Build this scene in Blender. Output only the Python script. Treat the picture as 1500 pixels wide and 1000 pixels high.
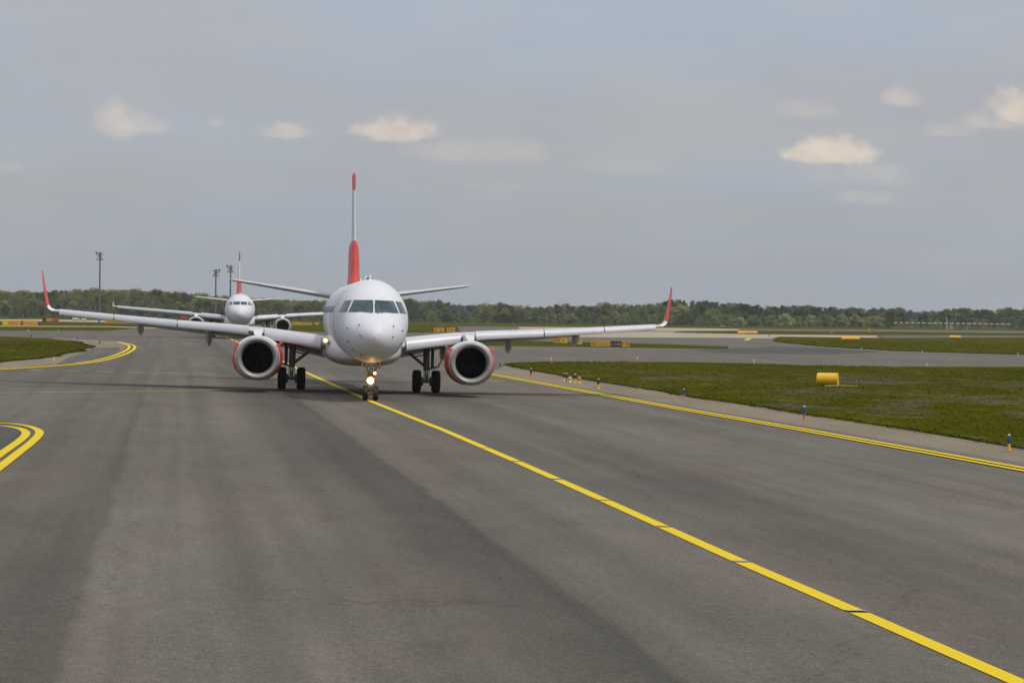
import bpy, bmesh, math, random
import numpy as np
from mathutils import Vector, Matrix
R = math.radians
rnd = random.Random(7)
scene = bpy.context.scene
for o in list(bpy.data.objects):
    bpy.data.objects.remove(o, do_unlink=True)

# ------------------------------------------------------------------ camera
F = 4380.0                      # focal length in photograph pixels (1500 wide)
CAMH = 3.43
PITCH = math.atan(37.5 / F)
ROLL = R(0.70)
cam_d = bpy.data.cameras.new('camera')
cam = bpy.data.objects.new('camera', cam_d)
scene.collection.objects.link(cam)
cam_d.sensor_width = 36.0
cam_d.lens = 36.0 * F / 1500.0
cam_d.clip_start = 0.5
cam_d.clip_end = 40000
CAM_M = Matrix.Rotation(R(90) - PITCH, 4, 'X') @ Matrix.Rotation(ROLL, 4, 'Z')
cam.matrix_world = Matrix.Translation((0, 0, CAMH)) @ CAM_M
scene.camera = cam
scene.render.resolution_x = 1024
scene.render.resolution_y = 682

SUN_EL = R(56)
SUN_DIR = Vector((0.80, -0.60, 0)).normalized() * math.cos(SUN_EL) + Vector((0, 0, math.sin(SUN_EL)))

# ------------------------------------------------------------------ colour management
scene.view_settings.view_transform = 'Standard'
scene.view_settings.look = 'None'
scene.view_settings.exposure = 0.0
scene.view_settings.gamma = 1.0
scene.view_settings.use_curve_mapping = False

# ------------------------------------------------------------------ node helper
class NT:
    def __init__(self, tree):
        self.t = tree; self.n = tree.nodes; self.l = tree.links
    def node(self, typ, **kw):
        nd = self.n.new(typ)
        for k, v in kw.items():
            setattr(nd, k, v)
        return nd
    def put(self, sock, v):
        if hasattr(v, 'is_output') or isinstance(v, bpy.types.NodeSocket):
            self.l.new(v, sock)
        else:
            sock.default_value = v
    def math(self, op, a, b=None, c=None, clamp=False):
        nd = self.node('ShaderNodeMath', operation=op); nd.use_clamp = clamp
        self.put(nd.inputs[0], a)
        if b is not None: self.put(nd.inputs[1], b)
        if c is not None: self.put(nd.inputs[2], c)
        return nd.outputs[0]
    def mix(self, f, a, b, blend='MIX'):
        nd = self.node('ShaderNodeMix', data_type='RGBA', blend_type=blend)
        self.put(nd.inputs[0], f); self.put(nd.inputs[6], a); self.put(nd.inputs[7], b)
        return nd.outputs[2]
    def smooth(self, x, lo, hi, a=0.0, b=1.0):
        nd = self.node('ShaderNodeMapRange', interpolation_type='SMOOTHSTEP')
        self.put(nd.inputs[0], x)
        nd.inputs[1].default_value = lo; nd.inputs[2].default_value = hi
        nd.inputs[3].default_value = a; nd.inputs[4].default_value = b
        return nd.outputs[0]
    def noise(self, vec, scale, detail=3, rough=0.55, dist=0.0):
        nd = self.node('ShaderNodeTexNoise')
        self.l.new(vec, nd.inputs['Vector'])
        nd.inputs['Scale'].default_value = scale
        nd.inputs['Detail'].default_value = detail
        nd.inputs['Roughness'].default_value = rough
        nd.inputs['Distortion'].default_value = dist
        return nd.outputs['Fac']
    def mapping(self, vec, loc=(0, 0, 0), rot=(0, 0, 0), scale=(1, 1, 1)):
        nd = self.node('ShaderNodeMapping')
        self.l.new(vec, nd.inputs[0])
        nd.inputs[1].default_value = loc; nd.inputs[2].default_value = rot; nd.inputs[3].default_value = scale
        return nd.outputs[0]
    def ramp(self, f, stops, interp='LINEAR'):
        nd = self.node('ShaderNodeValToRGB'); cr = nd.color_ramp; cr.interpolation = interp
        while len(cr.elements) < len(stops): cr.elements.new(0.5)
        for e, (p, c) in zip(cr.elements, stops):
            e.position = p; e.color = (c[0], c[1], c[2], 1)
        self.put(nd.inputs[0], f)
        return nd.outputs[0]

def c4(c): return (c[0], c[1], c[2], 1.0)
def srgb(r, g, b):
    def f(v):
        v /= 255.0
        return v / 12.92 if v <= 0.04045 else ((v + 0.055) / 1.055) ** 2.4
    return (f(r), f(g), f(b), 1.0)

# ------------------------------------------------------------------ pixel -> world helpers
ROT3 = CAM_M.to_3x3()
def ray(px, py):
    return ROT3 @ Vector(((px - 750.0) / F, -(py - 500.0) / F, -1.0))
SLOPE, XA, LL = 0.0135, -6.5, 30.0
def sstep(a, b, v):
    t = min(1.0, max(0.0, (v - a) / (b - a)))
    return t * t * (3 - 2 * t)
def H(x, y):
    """height of the ground: the taxiway has a slight crossfall near the first aircraft"""
    if y > 360: return 0.0
    return -SLOPE * LL * math.tanh((x - XA) / LL) * (1 - sstep(200, 350, y))
def P(px, py):
    d = ray(px, py); z = 0.0
    for _ in range(12):
        t = (CAMH - z) / max(1e-7, -d.z)
        t = min(t, 30000.0)
        x, y = d.x * t, d.y * t
        z = H(x, y)
    return (x, y)
def P_at(px, py, D):
    """point on the line of sight at forward distance D"""
    d = ray(px, py); t = D / d.y
    return Vector((d.x * t, D, CAMH + d.z * t))

# ------------------------------------------------------------------ world / sky
world = bpy.data.worlds.new('World'); scene.world = world
world.use_nodes = True
w = NT(world.node_tree); w.n.clear()
SKY_STRENGTH = 0.10
sky = w.node('ShaderNodeTexSky', sky_type='NISHITA')
sky.sun_disc = False
sky.sun_elevation = SUN_EL
sky.sun_rotation = math.atan2(SUN_DIR.x, SUN_DIR.y)
sky.air_density = 1.0; sky.dust_density = 1.5; sky.ozone_density = 1.0
tc = w.node('ShaderNodeTexCoord')
sep = w.node('ShaderNodeSeparateXYZ'); w.l.new(tc.outputs['Generated'], sep.inputs[0])
# thin high overcast: projected on a flat layer so that streaks flatten towards the horizon
zz = w.math('MAXIMUM', sep.outputs[2], 0.0)
den = w.math('ADD', zz, 0.035)
com = w.node('ShaderNodeCombineXYZ')
w.l.new(w.math('DIVIDE', sep.outputs[0], den), com.inputs[0])
w.l.new(w.math('DIVIDE', sep.outputs[1], den), com.inputs[1])
st1 = w.noise(w.mapping(com.outputs[0], loc=(3.1, 1.7, 0), scale=(1.0, 0.45, 1)), 0.75, 5, 0.55, 0.3)
veil = w.smooth(st1, 0.33, 0.60)
ang = w.mapping(tc.outputs['Generated'], scale=(1, 1, 3.2))
st2 = w.noise(ang, 9.0, 5, 0.6, 0.2)
st2 = w.smooth(st2, 0.42, 0.68)
k = 1.0 / SKY_STRENGTH
def sk(r, g, b):
    c = srgb(r, g, b); return (c[0] * k, c[1] * k, c[2] * k, 1)
elev = w.smooth(sep.outputs[2], 0.0, 0.14)
grey = w.mix(elev, sk(160, 165, 170), sk(176, 176, 182))
blue = w.mix(elev, sk(157, 166, 176), sk(168, 181, 197))
cover = w.mix(w.math('MULTIPLY', veil, 1.0), blue, grey)
cover = w.mix(w.math('MULTIPLY', st2, 0.30), cover, sk(186, 184, 186))
# overcast gets brighter overhead, as the layer thins against the light
bright = w.smooth(sep.outputs[2], 0.12, 0.9, 1.0, 1.75)
bright = w.math('MULTIPLY', bright, 1.07)
bn = w.node('ShaderNodeVectorMath', operation='SCALE'); w.l.new(cover, bn.inputs[0]); w.l.new(bright, bn.inputs[3])
base = w.mix(0.94, sky.outputs[0], bn.outputs[0])
# cumulus: soft heaps with flat undersides, laid out by direction
az = w.math('DIVIDE', sep.outputs[0], w.math('MAXIMUM', sep.outputs[1], 0.02))
el = w.math('DIVIDE', sep.outputs[2], w.math('MAXIMUM', sep.outputs[1], 0.02))
cdir = w.node('ShaderNodeCombineXYZ'); w.l.new(az, cdir.inputs[0]); w.l.new(el, cdir.inputs[1])
nz = w.noise(cdir.outputs[0], 115, 7, 0.66)
nz = w.math('MULTIPLY', w.math('SUBTRACT', nz, 0.5), 2.5)
nz2 = w.noise(w.mapping(cdir.outputs[0], scale=(1, 2.2, 1)), 45, 4, 0.6)
front = w.smooth(sep.outputs[1], 0.1, 0.3)
clouds = [  # px, py of the base line, half width, height, strength, softness
    (1219, 229, 78, 36, 0.90, 0.8), (1190, 226, 46, 26, .85, .8), (1262, 226, 40, 18, .8, .8),
    (1255, 262, 120, 34, .32, 1.3), (1262, 292, 64, 18, .34, 1.2),
    (1490, 165, 56, 44, .80, .9), (1390, 194, 52, 20, .36, 1.1), (1450, 182, 70, 22, .36, 1.1),
    (1322, 148, 38, 24, .52, 1.0), (1180, 166, 60, 24, .38, 1.1),
    (583, 196, 66, 32, .85, .9), (550, 194, 40, 22, .70, .9), (700, 228, 140, 32, .34, 1.2), (770, 224, 50, 22, .36, 1.1),
    (172, 186, 40, 48, .62, 1.1), (205, 188, 64, 24, .40, 1.2), (418, 196, 42, 20, .60, 1.0), (316, 182, 18, 10, .25, 1.1),
    (16, 248, 30, 12, .26, 1.2), (905, 248, 90, 26, .18, 1.4), (688, 272, 12, 10, .25, 1.2), (740, 276, 60, 12, .12, 1.4)]
tot = None
for (px, py, hw, hh, st, so) in clouds:
    d = ray(px, py); a0, e0 = d.x / d.y, d.z / d.y
    da = w.math('DIVIDE', w.math('SUBTRACT', az, a0), hw / F)
    de = w.math('SUBTRACT', el, e0)
    up = w.math('DIVIDE', w.math('MAXIMUM', de, 0.0), hh / F)
    dn = w.math('DIVIDE', w.math('MINIMUM', de, 0.0), hh * 0.42 / F)
    rr = w.math('ADD', w.math('MULTIPLY', da, da), w.math('ADD', w.math('MULTIPLY', up, up), w.math('MULTIPLY', dn, dn)))
    v = w.math('ADD', w.math('SUBTRACT', 1.0, rr), nz)
    v = w.math('MULTIPLY', w.smooth(v, -0.10, 1.15 * so), st)
    tot = v if tot is None else w.math('MAXIMUM', tot, v)
tot = w.math('MULTIPLY', tot, front)
tone = w.mix(w.smooth(nz2, 0.3, 0.7), sk(210, 199, 188), sk(236, 219, 200))
final = w.mix(tot, base, tone)
bg = w.node('ShaderNodeBackground'); w.l.new(final, bg.inputs[0]); bg.inputs[1].default_value = SKY_STRENGTH
wo = w.node('ShaderNodeOutputWorld'); w.l.new(bg.outputs[0], wo.inputs[0])

# ------------------------------------------------------------------ sun
sd = bpy.data.lights.new('sun', 'SUN'); sd.energy = 2.35; sd.angle = R(5.0); sd.color = (1.0, 0.95, 0.88)
so_ = bpy.data.objects.new('sun', sd); scene.collection.objects.link(so_)
so_.rotation_euler = SUN_DIR.to_track_quat('Z', 'Y').to_euler()

# ------------------------------------------------------------------ object helpers
COL = scene.collection
def mesh_obj(name, verts, faces, mats, parent=None, smooth=False, midx=None, auto=None):
    me = bpy.data.meshes.new(name)
    me.from_pydata([tuple(v) for v in verts], [], faces)
    if not isinstance(mats, (list, tuple)): mats = [mats]
    for m in mats: me.materials.append(m)
    if midx is not None: me.polygons.foreach_set('material_index', midx)
    me.validate(); me.update()
    if smooth:
        me.polygons.foreach_set('use_smooth', [True] * len(me.polygons))
        if auto is not None:
            me.set_sharp_from_angle(angle=R(auto))
    o = bpy.data.objects.new(name, me); COL.objects.link(o)
    if parent is not None: o.parent = parent
    return o
def fix_normals(o):
    bm = bmesh.new(); bm.from_mesh(o.data)
    bmesh.ops.recalc_face_normals(bm, faces=bm.faces)
    bm.to_mesh(o.data); bm.free()
    return o
def empty(name, loc=(0, 0, 0)):
    o = bpy.data.objects.new(name, None); COL.objects.link(o); o.location = loc
    o.empty_display_size = 0.5
    return o
def tag(o, label=None, cat=None, group=None, kind=None):
    if label: o['label'] = label
    if cat: o['category'] = cat
    if group: o['group'] = group
    if kind: o['kind'] = kind
    return o
def copy_tree(o, parent=None):
    c = o.copy(); COL.objects.link(c)
    if parent is not None: c.parent = parent
    for ch in list(o.children): copy_tree(ch, c)
    return c

class MB:
    """collects simple shapes and links them as one mesh object"""
    def __init__(self): self.v = []; self.f = []; self.m = []
    def add(self, v, f, mi=0):
        o = len(self.v); self.v += [Vector(p) for p in v]; self.f += [tuple(i + o for i in q) for q in f]; self.m += [mi] * len(f)
    def box(self, c, s, mi=0, rot=None):
        hx, hy, hz = s[0] / 2, s[1] / 2, s[2] / 2
        v = [Vector((x, y, z)) for x in (-hx, hx) for y in (-hy, hy) for z in (-hz, hz)]
        if rot is not None: v = [rot @ p for p in v]
        v = [p + Vector(c) for p in v]
        self.add(v, [(0, 1, 3, 2), (4, 6, 7, 5), (0, 4, 5, 1), (2, 3, 7, 6), (0, 2, 6, 4), (1, 5, 7, 3)], mi)
    def tube(self, a, b, r0, r1=None, n=10, mi=0, caps=True):
        if r1 is None: r1 = r0
        a = Vector(a); b = Vector(b); d = (b - a).normalized()
        u = d.orthogonal().normalized(); v_ = d.cross(u)
        vs = []
        for (p, r) in ((a, r0), (b, r1)):
            for i in range(n):
                t = 2 * math.pi * i / n
                vs.append(p + u * (r * math.cos(t)) + v_ * (r * math.sin(t)))
        fs = [(i, (i + 1) % n, n + (i + 1) % n, n + i) for i in range(n)]
        if caps: fs += [tuple(range(n - 1, -1, -1)), tuple(range(n, 2 * n))]
        self.add(vs, fs, mi)
    def lathe(self, prof, org, axis='Y', n=24, mi=0, sx=1.0, mis=None, close=False):
        """prof: list of (along, radius)"""
        vs = []; org = Vector(org)
        for (a, r) in prof:
            for i in range(n):
                t = 2 * math.pi * i / n; c, s = math.cos(t) * r, math.sin(t) * r
                p = {'Y': Vector((c * sx, a, s)), 'X': Vector((a, c, s)), 'Z': Vector((c, s, a))}[axis]
                vs.append(org + p)
        o = len(self.v); self.v += vs
        for j in range(len(prof) - 1):
            for i in range(n):
                k2 = (i + 1) % n
                self.f.append((o + j * n + i, o + j * n + k2, o + (j + 1) * n + k2, o + (j + 1) * n + i))
                self.m.append(mis[j] if mis else mi)
        if close:
            self.f.append(tuple(o + i for i in range(n))); self.m.append(mis[0] if mis else mi)
            q = (len(prof) - 1) * n
            self.f.append(tuple(o + q + i for i in range(n))); self.m.append(mis[-1] if mis else mi)
    def loft(self, loops, mi=0, caps=True, closed=True):
        n = len(loops[0]); o = len(self.v)
        for lp in loops: self.v += [Vector(p) for p in lp]
        for j in range(len(loops) - 1):
            for i in range(n if closed else n - 1):
                k2 = (i + 1) % n
                self.f.append((o + j * n + i, o + j * n + k2, o + (j + 1) * n + k2, o + (j + 1) * n + i)); self.m.append(mi)
        if caps:
            self.f.append(tuple(o + i for i in range(n))); self.m.append(mi)
            q = (len(loops) - 1) * n
            self.f.append(tuple(o + q + n - 1 - i for i in range(n))); self.m.append(mi)
    def build(self, name, mats, parent=None, smooth=False, auto=35, fix=True):
        o = mesh_obj(name, self.v, self.f, mats, parent, False, self.m)
        if fix: fix_normals(o)
        if smooth:
            o.data.polygons.foreach_set('use_smooth', [True] * len(o.data.polygons))
            o.data.set_sharp_from_angle(angle=R(auto))
        return o

# ------------------------------------------------------------------ materials
def principled(name):
    m = bpy.data.materials.new(name); m.use_nodes = True
    t = NT(m.node_tree)
    b = [n for n in t.n if n.type == 'BSDF_PRINCIPLED'][0]
    return m, t, b
def simple(name, col, rough=0.5, metal=0.0, coat=0.0, var=0.06, scale=3.0, spec=0.5, dirt=None):
    m, t, b = principled(name)
    geo = t.node('ShaderNodeTexCoord')
    n1 = t.noise(geo.outputs['Object'], scale, 5, 0.6)
    f = t.smooth(n1, 0.3, 0.7)
    lo = tuple(max(0, x * (1 - var)) for x in col[:3]); hi = tuple(min(1, x * (1 + var)) for x in col[:3])
    c = t.mix(f, c4(lo), c4(hi))
    if dirt:
        n2 = t.noise(t.mapping(geo.outputs['Object'], scale=(1, .35, 1)), scale * 2.3, 5, 0.65)
        c = t.mix(t.math('MULTIPLY', t.smooth(n2, 0.5, 0.8), dirt), c, c4((0.16, 0.14, 0.12)))
    t.l.new(c, b.inputs['Base Color'])
    rr = t.math('MULTIPLY_ADD', f, 0.12, rough - 0.06)
    t.l.new(rr, b.inputs['Roughness'])
    b.inputs['Metallic'].default_value = metal
    b.inputs['Coat Weight'].default_value = coat
    b.inputs['Coat Roughness'].default_value = 0.12
    b.inputs['Specular IOR Level'].default_value = spec
    return m
def emit(name, col, s):
    m, t, b = principled(name)
    b.inputs['Base Color'].default_value = c4(col)
    b.inputs['Emission Color'].default_value = c4(col); b.inputs['Emission Strength'].default_value = s
    return m
M = {}
M['white'] = simple('white_paint', (0.60, 0.605, 0.622), 0.55, 0, 0.0, 0.02, 0.6, dirt=0.08)
M['offwhite'] = simple('offwhite_paint', (0.70, 0.70, 0.70), 0.35, 0, 0.2, 0.03, 0.8, dirt=0.15)
M['wing'] = simple('wing_grey_paint', (0.46, 0.47, 0.48), 0.4, 0, 0.1, 0.06, 0.8, dirt=0.3)
M['slat'] = simple('slat_pale_metal', (0.52, 0.52, 0.53), 0.42, 0.2, 0.0, 0.04, 0.9, dirt=0.18)
M['red'] = simple('red_paint', (0.56, 0.024, 0.012), 0.4, 0, 0.1, 0.06, 1.0, dirt=0.08)
M['lightred'] = simple('light_red_paint', (0.68, 0.12, 0.10), 0.4, 0, 0.2, 0.06, 1.0)
M['lip'] = simple('bare_metal_lip', (0.34, 0.325, 0.30), 0.5, 0.35, 0, 0.08, 2.0, dirt=0.35)
M['nacelle'] = simple('nacelle_grey_white', (0.62, 0.62, 0.62), 0.35, 0, 0.3, 0.05, 1.0, dirt=0.2)
M['duct'] = simple('inlet_duct_dark', (0.012, 0.012, 0.017), 0.7, 0.0, 0, 0.1)
M['blade'] = simple('fan_blade_dark', (0.004, 0.004, 0.007), 0.6, 0.1, 0, 0.1)
M['gear'] = simple('gear_grey_metal', (0.20, 0.20, 0.19), 0.45, 0.4, 0, 0.2, 8.0, dirt=0.5)
M['steel'] = simple('bright_oleo_steel', (0.6, 0.6, 0.6), 0.2, 0.9, 0, 0.05)
M['tyre'] = simple('tyre_rubber', (0.016, 0.016, 0.017), 0.8, 0, 0, 0.25, 10, 0.3)
M['hub'] = simple('wheel_hub', (0.28, 0.28, 0.28), 0.4, 0.6, 0, 0.1, 9)
M['dark'] = simple('dark_trim', (0.02, 0.02, 0.022), 0.5, 0, 0, 0.1)
M['glass'] = simple('cockpit_glass', (0.022, 0.055, 0.062), 0.10, 0.0, 0.25, 0.5, 2.2, 0.5)
M['frame'] = simple('windshield_frame_grey', (0.42, 0.43, 0.45), 0.35, 0.3)
M['cabinglass'] = simple('cabin_glass', (0.03, 0.04, 0.05), 0.1, 0, 0.5, 0.1)
M['sealant'] = simple('seam_grey', (0.25, 0.25, 0.26), 0.6)
M['lamp'] = emit('taxi_lamp_glow', (1.0, 0.62, 0.22), 16.0)
M['halo_amber'] = emit('amber_halo_glow', (1.0, 0.46, 0.12), 1.6)  # emissive colour imitating the amber halo round the taxi light
M['lamp2'] = emit('small_lamp_glow', (1.0, 0.62, 0.32), 2.2)
M['lamp3'] = emit('wing_root_lamp_glow', (1.0, 0.78, 0.30), 1.6)
M['yellow'] = simple('yellow_marker_paint', (0.72, 0.42, 0.012), 0.45, 0, 0, 0.08, 2.0, dirt=0.15)
M['signyellow'] = simple('sign_yellow', (0.60, 0.32, 0.012), 0.5, 0, 0, 0.12, 2.0, dirt=0.1)
M['orange'] = simple('orange_plastic', (0.55, 0.17, 0.035), 0.5, 0, 0, 0.1, 4.0)
M['blue'] = simple('blue_plastic', (0.015, 0.075, 0.26), 0.4, 0, 0, 0.15, 6.0)
M['navy'] = simple('dark_navy_plastic', (0.02, 0.035, 0.07), 0.5, 0, 0, 0.15, 6.0)
M['redthing'] = simple('red_marker', (0.45, 0.04, 0.03), 0.5, 0, 0, 0.1, 1.0)
M['palepost'] = simple('pale_post', (0.62, 0.55, 0.48), 0.6, 0, 0, 0.1, 4.0)
M['pole'] = simple('mast_galvanised', (0.12, 0.13, 0.13), 0.6, 0.2, 0, 0.12, 0.5)
M['brown'] = simple('rusty_brown', (0.24, 0.10, 0.06), 0.7, 0, 0, 0.25, 0.8)
M['tan'] = simple('tan_timber', (0.30, 0.24, 0.14), 0.8, 0, 0, 0.2, 0.8)
M['bark'] = simple('bark', (0.085, 0.068, 0.055), 0.9, 0, 0, 0.25, 1.5, 0.2)

# along/across coordinates of the taxiway (it runs from the camera towards the vanishing point at px 251)
_d = ray(251, 459); TDIR = Vector((_d.x, _d.y, 0)).normalized(); TANG = math.atan2(-TDIR.x, TDIR.y)
def taxi_uv(t):
    geo = t.node('ShaderNodeNewGeometry')
    vec = t.mapping(geo.outputs['Position'], rot=(0, 0, -TANG))
    s = t.node('ShaderNodeSeparateXYZ'); t.l.new(vec, s.inputs[0])
    return geo.outputs['Position'], vec, s.outputs[0], s.outputs[1]
def asphalt(name, base=(0.122, 0.102, 0.084), lanes=True, dark=1.0):
    m, t, b = principled(name)
    pos, uv, u, v = taxi_uv(t)
    # jagged lane edges: lateral coordinate pushed about by noise along the lane
    wob = t.noise(t.mapping(uv, scale=(0.6, 0.16, 1)), 1.0, 6, 0.7)
    wob = t.math('MULTIPLY', t.math('SUBTRACT', wob, 0.5), 0.55)
    uw = t.math('ADD', u, wob)
    g = lambda x: (x * 1.0, x * 1.0, x * 1.0)
    if lanes:
        span0, span1 = -20.0, 20.0
        def q(x): return (x - span0) / (span1 - span0)
        stops = [(-20, .90), (-14.1, .98), (-13.9, .86), (-9.2, .95), (-9.0, 1.02), (-5.0, .97), (-1.75, .93), (-1.05, .85), (-0.92, 1.07),
                 (0.5, 1.00), (1.0, .93), (1.3, 1.06), (2.2, 1.04), (2.5, .95), (3.3, .86), (5.0, .70), (5.1, .95),
                 (5.6, 1.0), (7.6, 1.03), (10.2, .90), (11.9, .96), (13.2, 1.02), (15.4, 1.05), (16.7, .96), (17.4, 1.03), (20, 1.06)]
        ramps = t.ramp(t.math('DIVIDE', t.math('SUBTRACT', uw, span0), span1 - span0), [(q(x), g(y * 0.5)) for x, y in stops])
        lane = t.math('MULTIPLY_ADD', ramps, 2.2, -0.10)
        # the lane pattern fades with distance
        fade = t.smooth(v, 120, 330, 1.0, 0.35)
        lane = t.math('ADD', t.math('MULTIPLY', lane, fade), t.math('MULTIPLY', t.math('SUBTRACT', 1.0, fade), 0.97))
    else:
        lane = t.math('ADD', 0.96, t.math('MULTIPLY', wob, 0.1))
    big = t.noise(t.mapping(uv, loc=(4, 9, 0), scale=(0.10, 0.035, 1)), 1.0, 4, 0.6)
    big = t.smooth(big, 0.30, 0.70, 0.91, 1.08)
    streak = t.noise(t.mapping(uv, loc=(5, 5, 0), scale=(1.15, 0.014, 1)), 1.0, 4, 0.6)
    streak = t.smooth(streak, 0.30, 0.70, 0.87, 1.11)
    mid = t.noise(t.mapping(uv, scale=(0.7, 0.18, 1)), 1.0, 6, 0.7)
    mid = t.smooth(mid, 0.30, 0.70, 0.92, 1.08)
    stain = t.noise(t.mapping(uv, loc=(20, 3, 0), scale=(0.30, 0.09, 1)), 1.0, 5, 0.65, 1.0)
    stain = t.smooth(stain, 0.60, 0.72, 1.0, 0.91)
    fine = t.noise(pos, 9.0, 4, 0.8)
    fine = t.smooth(fine, 0.30, 0.70, 0.84, 1.16)
    grit = t.noise(pos, 38.0, 2, 0.8)
    grit = t.smooth(grit, 0.36, 0.66, 0.68, 1.38)
    # rubber wheel tracks either side of the centre line
    trk = None
    for uc in (4.1, 11.2):
        dd = t.math('ABSOLUTE', t.math('SUBTRACT', uw, uc))
        k1 = t.smooth(dd, 0.2, 1.3, 0.90, 1.0)
        trk = k1 if trk is None else t.math('MULTIPLY', trk, k1)
    val = t.math('MULTIPLY', t.math('MULTIPLY', lane, big), t.math('MULTIPLY', mid, stain))
    val = t.math('MULTIPLY', val, t.math('MULTIPLY', fine, grit))
    if lanes:
        val = t.math('MULTIPLY', val, trk)
        pn = t.math('ADD', v, t.math('MULTIPLY', wob, 9.0))
        pt = t.math('MULTIPLY', t.smooth(pn, 50, 58, 1.0, 0.0), t.smooth(uw, -1.12, -0.98, 1.0, 0.0))
        val = t.math('MULTIPLY', val, t.math('SUBTRACT', 1.0, t.math('MULTIPLY', pt, 0.15)))
    # cracks: thin dark wandering lines, sealed joints across the lanes
    vor = t.node('ShaderNodeTexVoronoi', feature='DISTANCE_TO_EDGE')
    wv = t.node('ShaderNodeVectorMath', operation='ADD')
    wn = t.node('ShaderNodeTexNoise'); t.l.new(pos, wn.inputs['Vector']); wn.inputs['Scale'].default_value = 0.9; wn.inputs['Detail'].default_value = 6
    t.l.new(t.mapping(uv, scale=(0.16, 0.045, 1)), wv.inputs[0])
    wsc = t.node('ShaderNodeVectorMath', operation='SCALE'); t.l.new(wn.outputs['Color'], wsc.inputs[0]); wsc.inputs[3].default_value = 0.16
    t.l.new(wsc.outputs[0], wv.inputs[1]); t.l.new(wv.outputs[0], vor.inputs['Vector']); vor.inputs['Scale'].default_value = 1.0
    crack = t.smooth(vor.outputs[0], 0.0, 0.006, 0.80, 1.0)
    val = t.math('MULTIPLY', t.math('MULTIPLY', val, crack), streak)
    val = t.math('MULTIPLY', val, dark)
    hue = t.noise(t.mapping(uv, loc=(7, 2, 0), scale=(0.22, 0.06, 1)), 1.0, 4, 0.6)
    bc = t.mix(t.smooth(hue, 0.35, 0.65), c4(base), c4((base[0] * 0.90, base[1] * 1.02, base[2] * 0.98)))
    vm = t.node('ShaderNodeVectorMath', operation='SCALE'); t.l.new(bc, vm.inputs[0]); t.l.new(val, vm.inputs[3])
    t.l.new(vm.outputs[0], b.inputs['Base Color'])
    b.inputs['Roughness'].default_value = 0.9
    b.inputs['Specular IOR Level'].default_value = 0.15
    bp = t.node('ShaderNodeBump'); bp.inputs['Strength'].default_value = 0.35; bp.inputs['Distance'].default_value = 0.012
    t.l.new(t.math('ADD', fine, grit), bp.inputs['Height']); t.l.new(bp.outputs[0], b.inputs['Normal'])
    return m
def grassmat(name, tuft=False):
    m, t, b = principled(name)
    geo = t.node('ShaderNodeNewGeometry'); pos = geo.outputs['Position']
    n1 = t.noise(t.mapping(pos, scale=(0.10, 0.05, 1)), 1.0, 5, 0.6)
    c = t.mix(t.smooth(n1, 0.3, 0.7), c4((0.044, 0.048, 0.002)), c4((0.067, 0.063, 0.003)))
    n2 = t.noise(t.mapping(pos, loc=(13, 4, 0), scale=(0.35, 0.22, 1)), 1.0, 6, 0.7)
    c = t.mix(t.math('MULTIPLY', t.smooth(n2, 0.52, 0.72), 0.7), c, c4((0.14, 0.12, 0.055)))
    # mauve-grey flowering patches
    n3 = t.noise(t.mapping(pos, loc=(31, 17, 0), scale=(0.16, 0.075, 1)), 1.0, 6, 0.72)
    near = t.smooth(pos_y(t, pos), 170, 230, 1.0, 0.0)
    c = t.mix(t.math('MULTIPLY', t.math('MULTIPLY', t.smooth(n3, 0.50, 0.66), 0.62), near), c, c4((0.115, 0.096, 0.088)))
    n4 = t.noise(pos, 2.2, 5, 0.75)
    k4 = t.smooth(n4, 0.3, 0.7, 0.80, 1.22)
    vm = t.node('ShaderNodeVectorMath', operation='SCALE'); t.l.new(c, vm.inputs[0]); t.l.new(k4, vm.inputs[3])
    t.l.new(vm.outputs[0], b.inputs['Base Color'])
    b.inputs['Roughness'].default_value = 1.0; b.inputs['Specular IOR Level'].default_value = 0.0
    if not tuft:
        bp = t.node('ShaderNodeBump'); bp.inputs['Strength'].default_value = 0.3; bp.inputs['Distance'].default_value = 0.02
        t.l.new(n4, bp.inputs['Height']); t.l.new(bp.outputs[0], b.inputs['Normal'])
    return m
def pos_y(t, pos):
    s = t.node('ShaderNodeSeparateXYZ'); t.l.new(pos, s.inputs[0]); return s.outputs[1]
def concrete(name, col, var=0.2):
    m, t, b = principled(name)
    geo = t.node('ShaderNodeNewGeometry'); pos = geo.outputs['Position']
    n1 = t.noise(t.mapping(pos, scale=(0.3, 0.1, 1)), 1.0, 6, 0.65)
    n2 = t.noise(pos, 7.0, 4, 0.75)
    k1 = t.math('MULTIPLY', t.smooth(n1, 0.3, 0.7, 1 - var, 1 + var), t.smooth(n2, 0.3, 0.7, 0.86, 1.14))
    vm = t.node('ShaderNodeVectorMath', operation='SCALE'); vm.inputs[0].default_value = col; t.l.new(k1, vm.inputs[3])
    t.l.new(vm.outputs[0], b.inputs['Base Color']); b.inputs['Roughness'].default_value = 0.9
    b.inputs['Specular IOR Level'].default_value = 0.2
    return m
def linepaint(name, col, wear=0.25):
    m, t, b = principled(name)
    geo = t.node('ShaderNodeNewGeometry'); pos = geo.outputs['Position']
    n2 = t.noise(pos, 14.0, 5, 0.8)
    n1 = t.noise(pos, 0.8, 5, 0.7)
    f = t.math('MULTIPLY', t.math('ADD', t.smooth(n2, 0.5, 0.8), t.smooth(n1, 0.5, 0.8)), wear, clamp=True)
    c = t.mix(f, c4(col), c4((0.15, 0.135, 0.11)))
    t.l.new(c, b.inputs['Base Color']); b.inputs['Roughness'].default_value = 0.75; b.inputs['Specular IOR Level'].default_value = 0.15
    return m
M['asphalt'] = asphalt('asphalt_lanes')
M['asphalt_far'] = asphalt('asphalt_far', base=(0.120, 0.104, 0.088), lanes=False)
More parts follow.
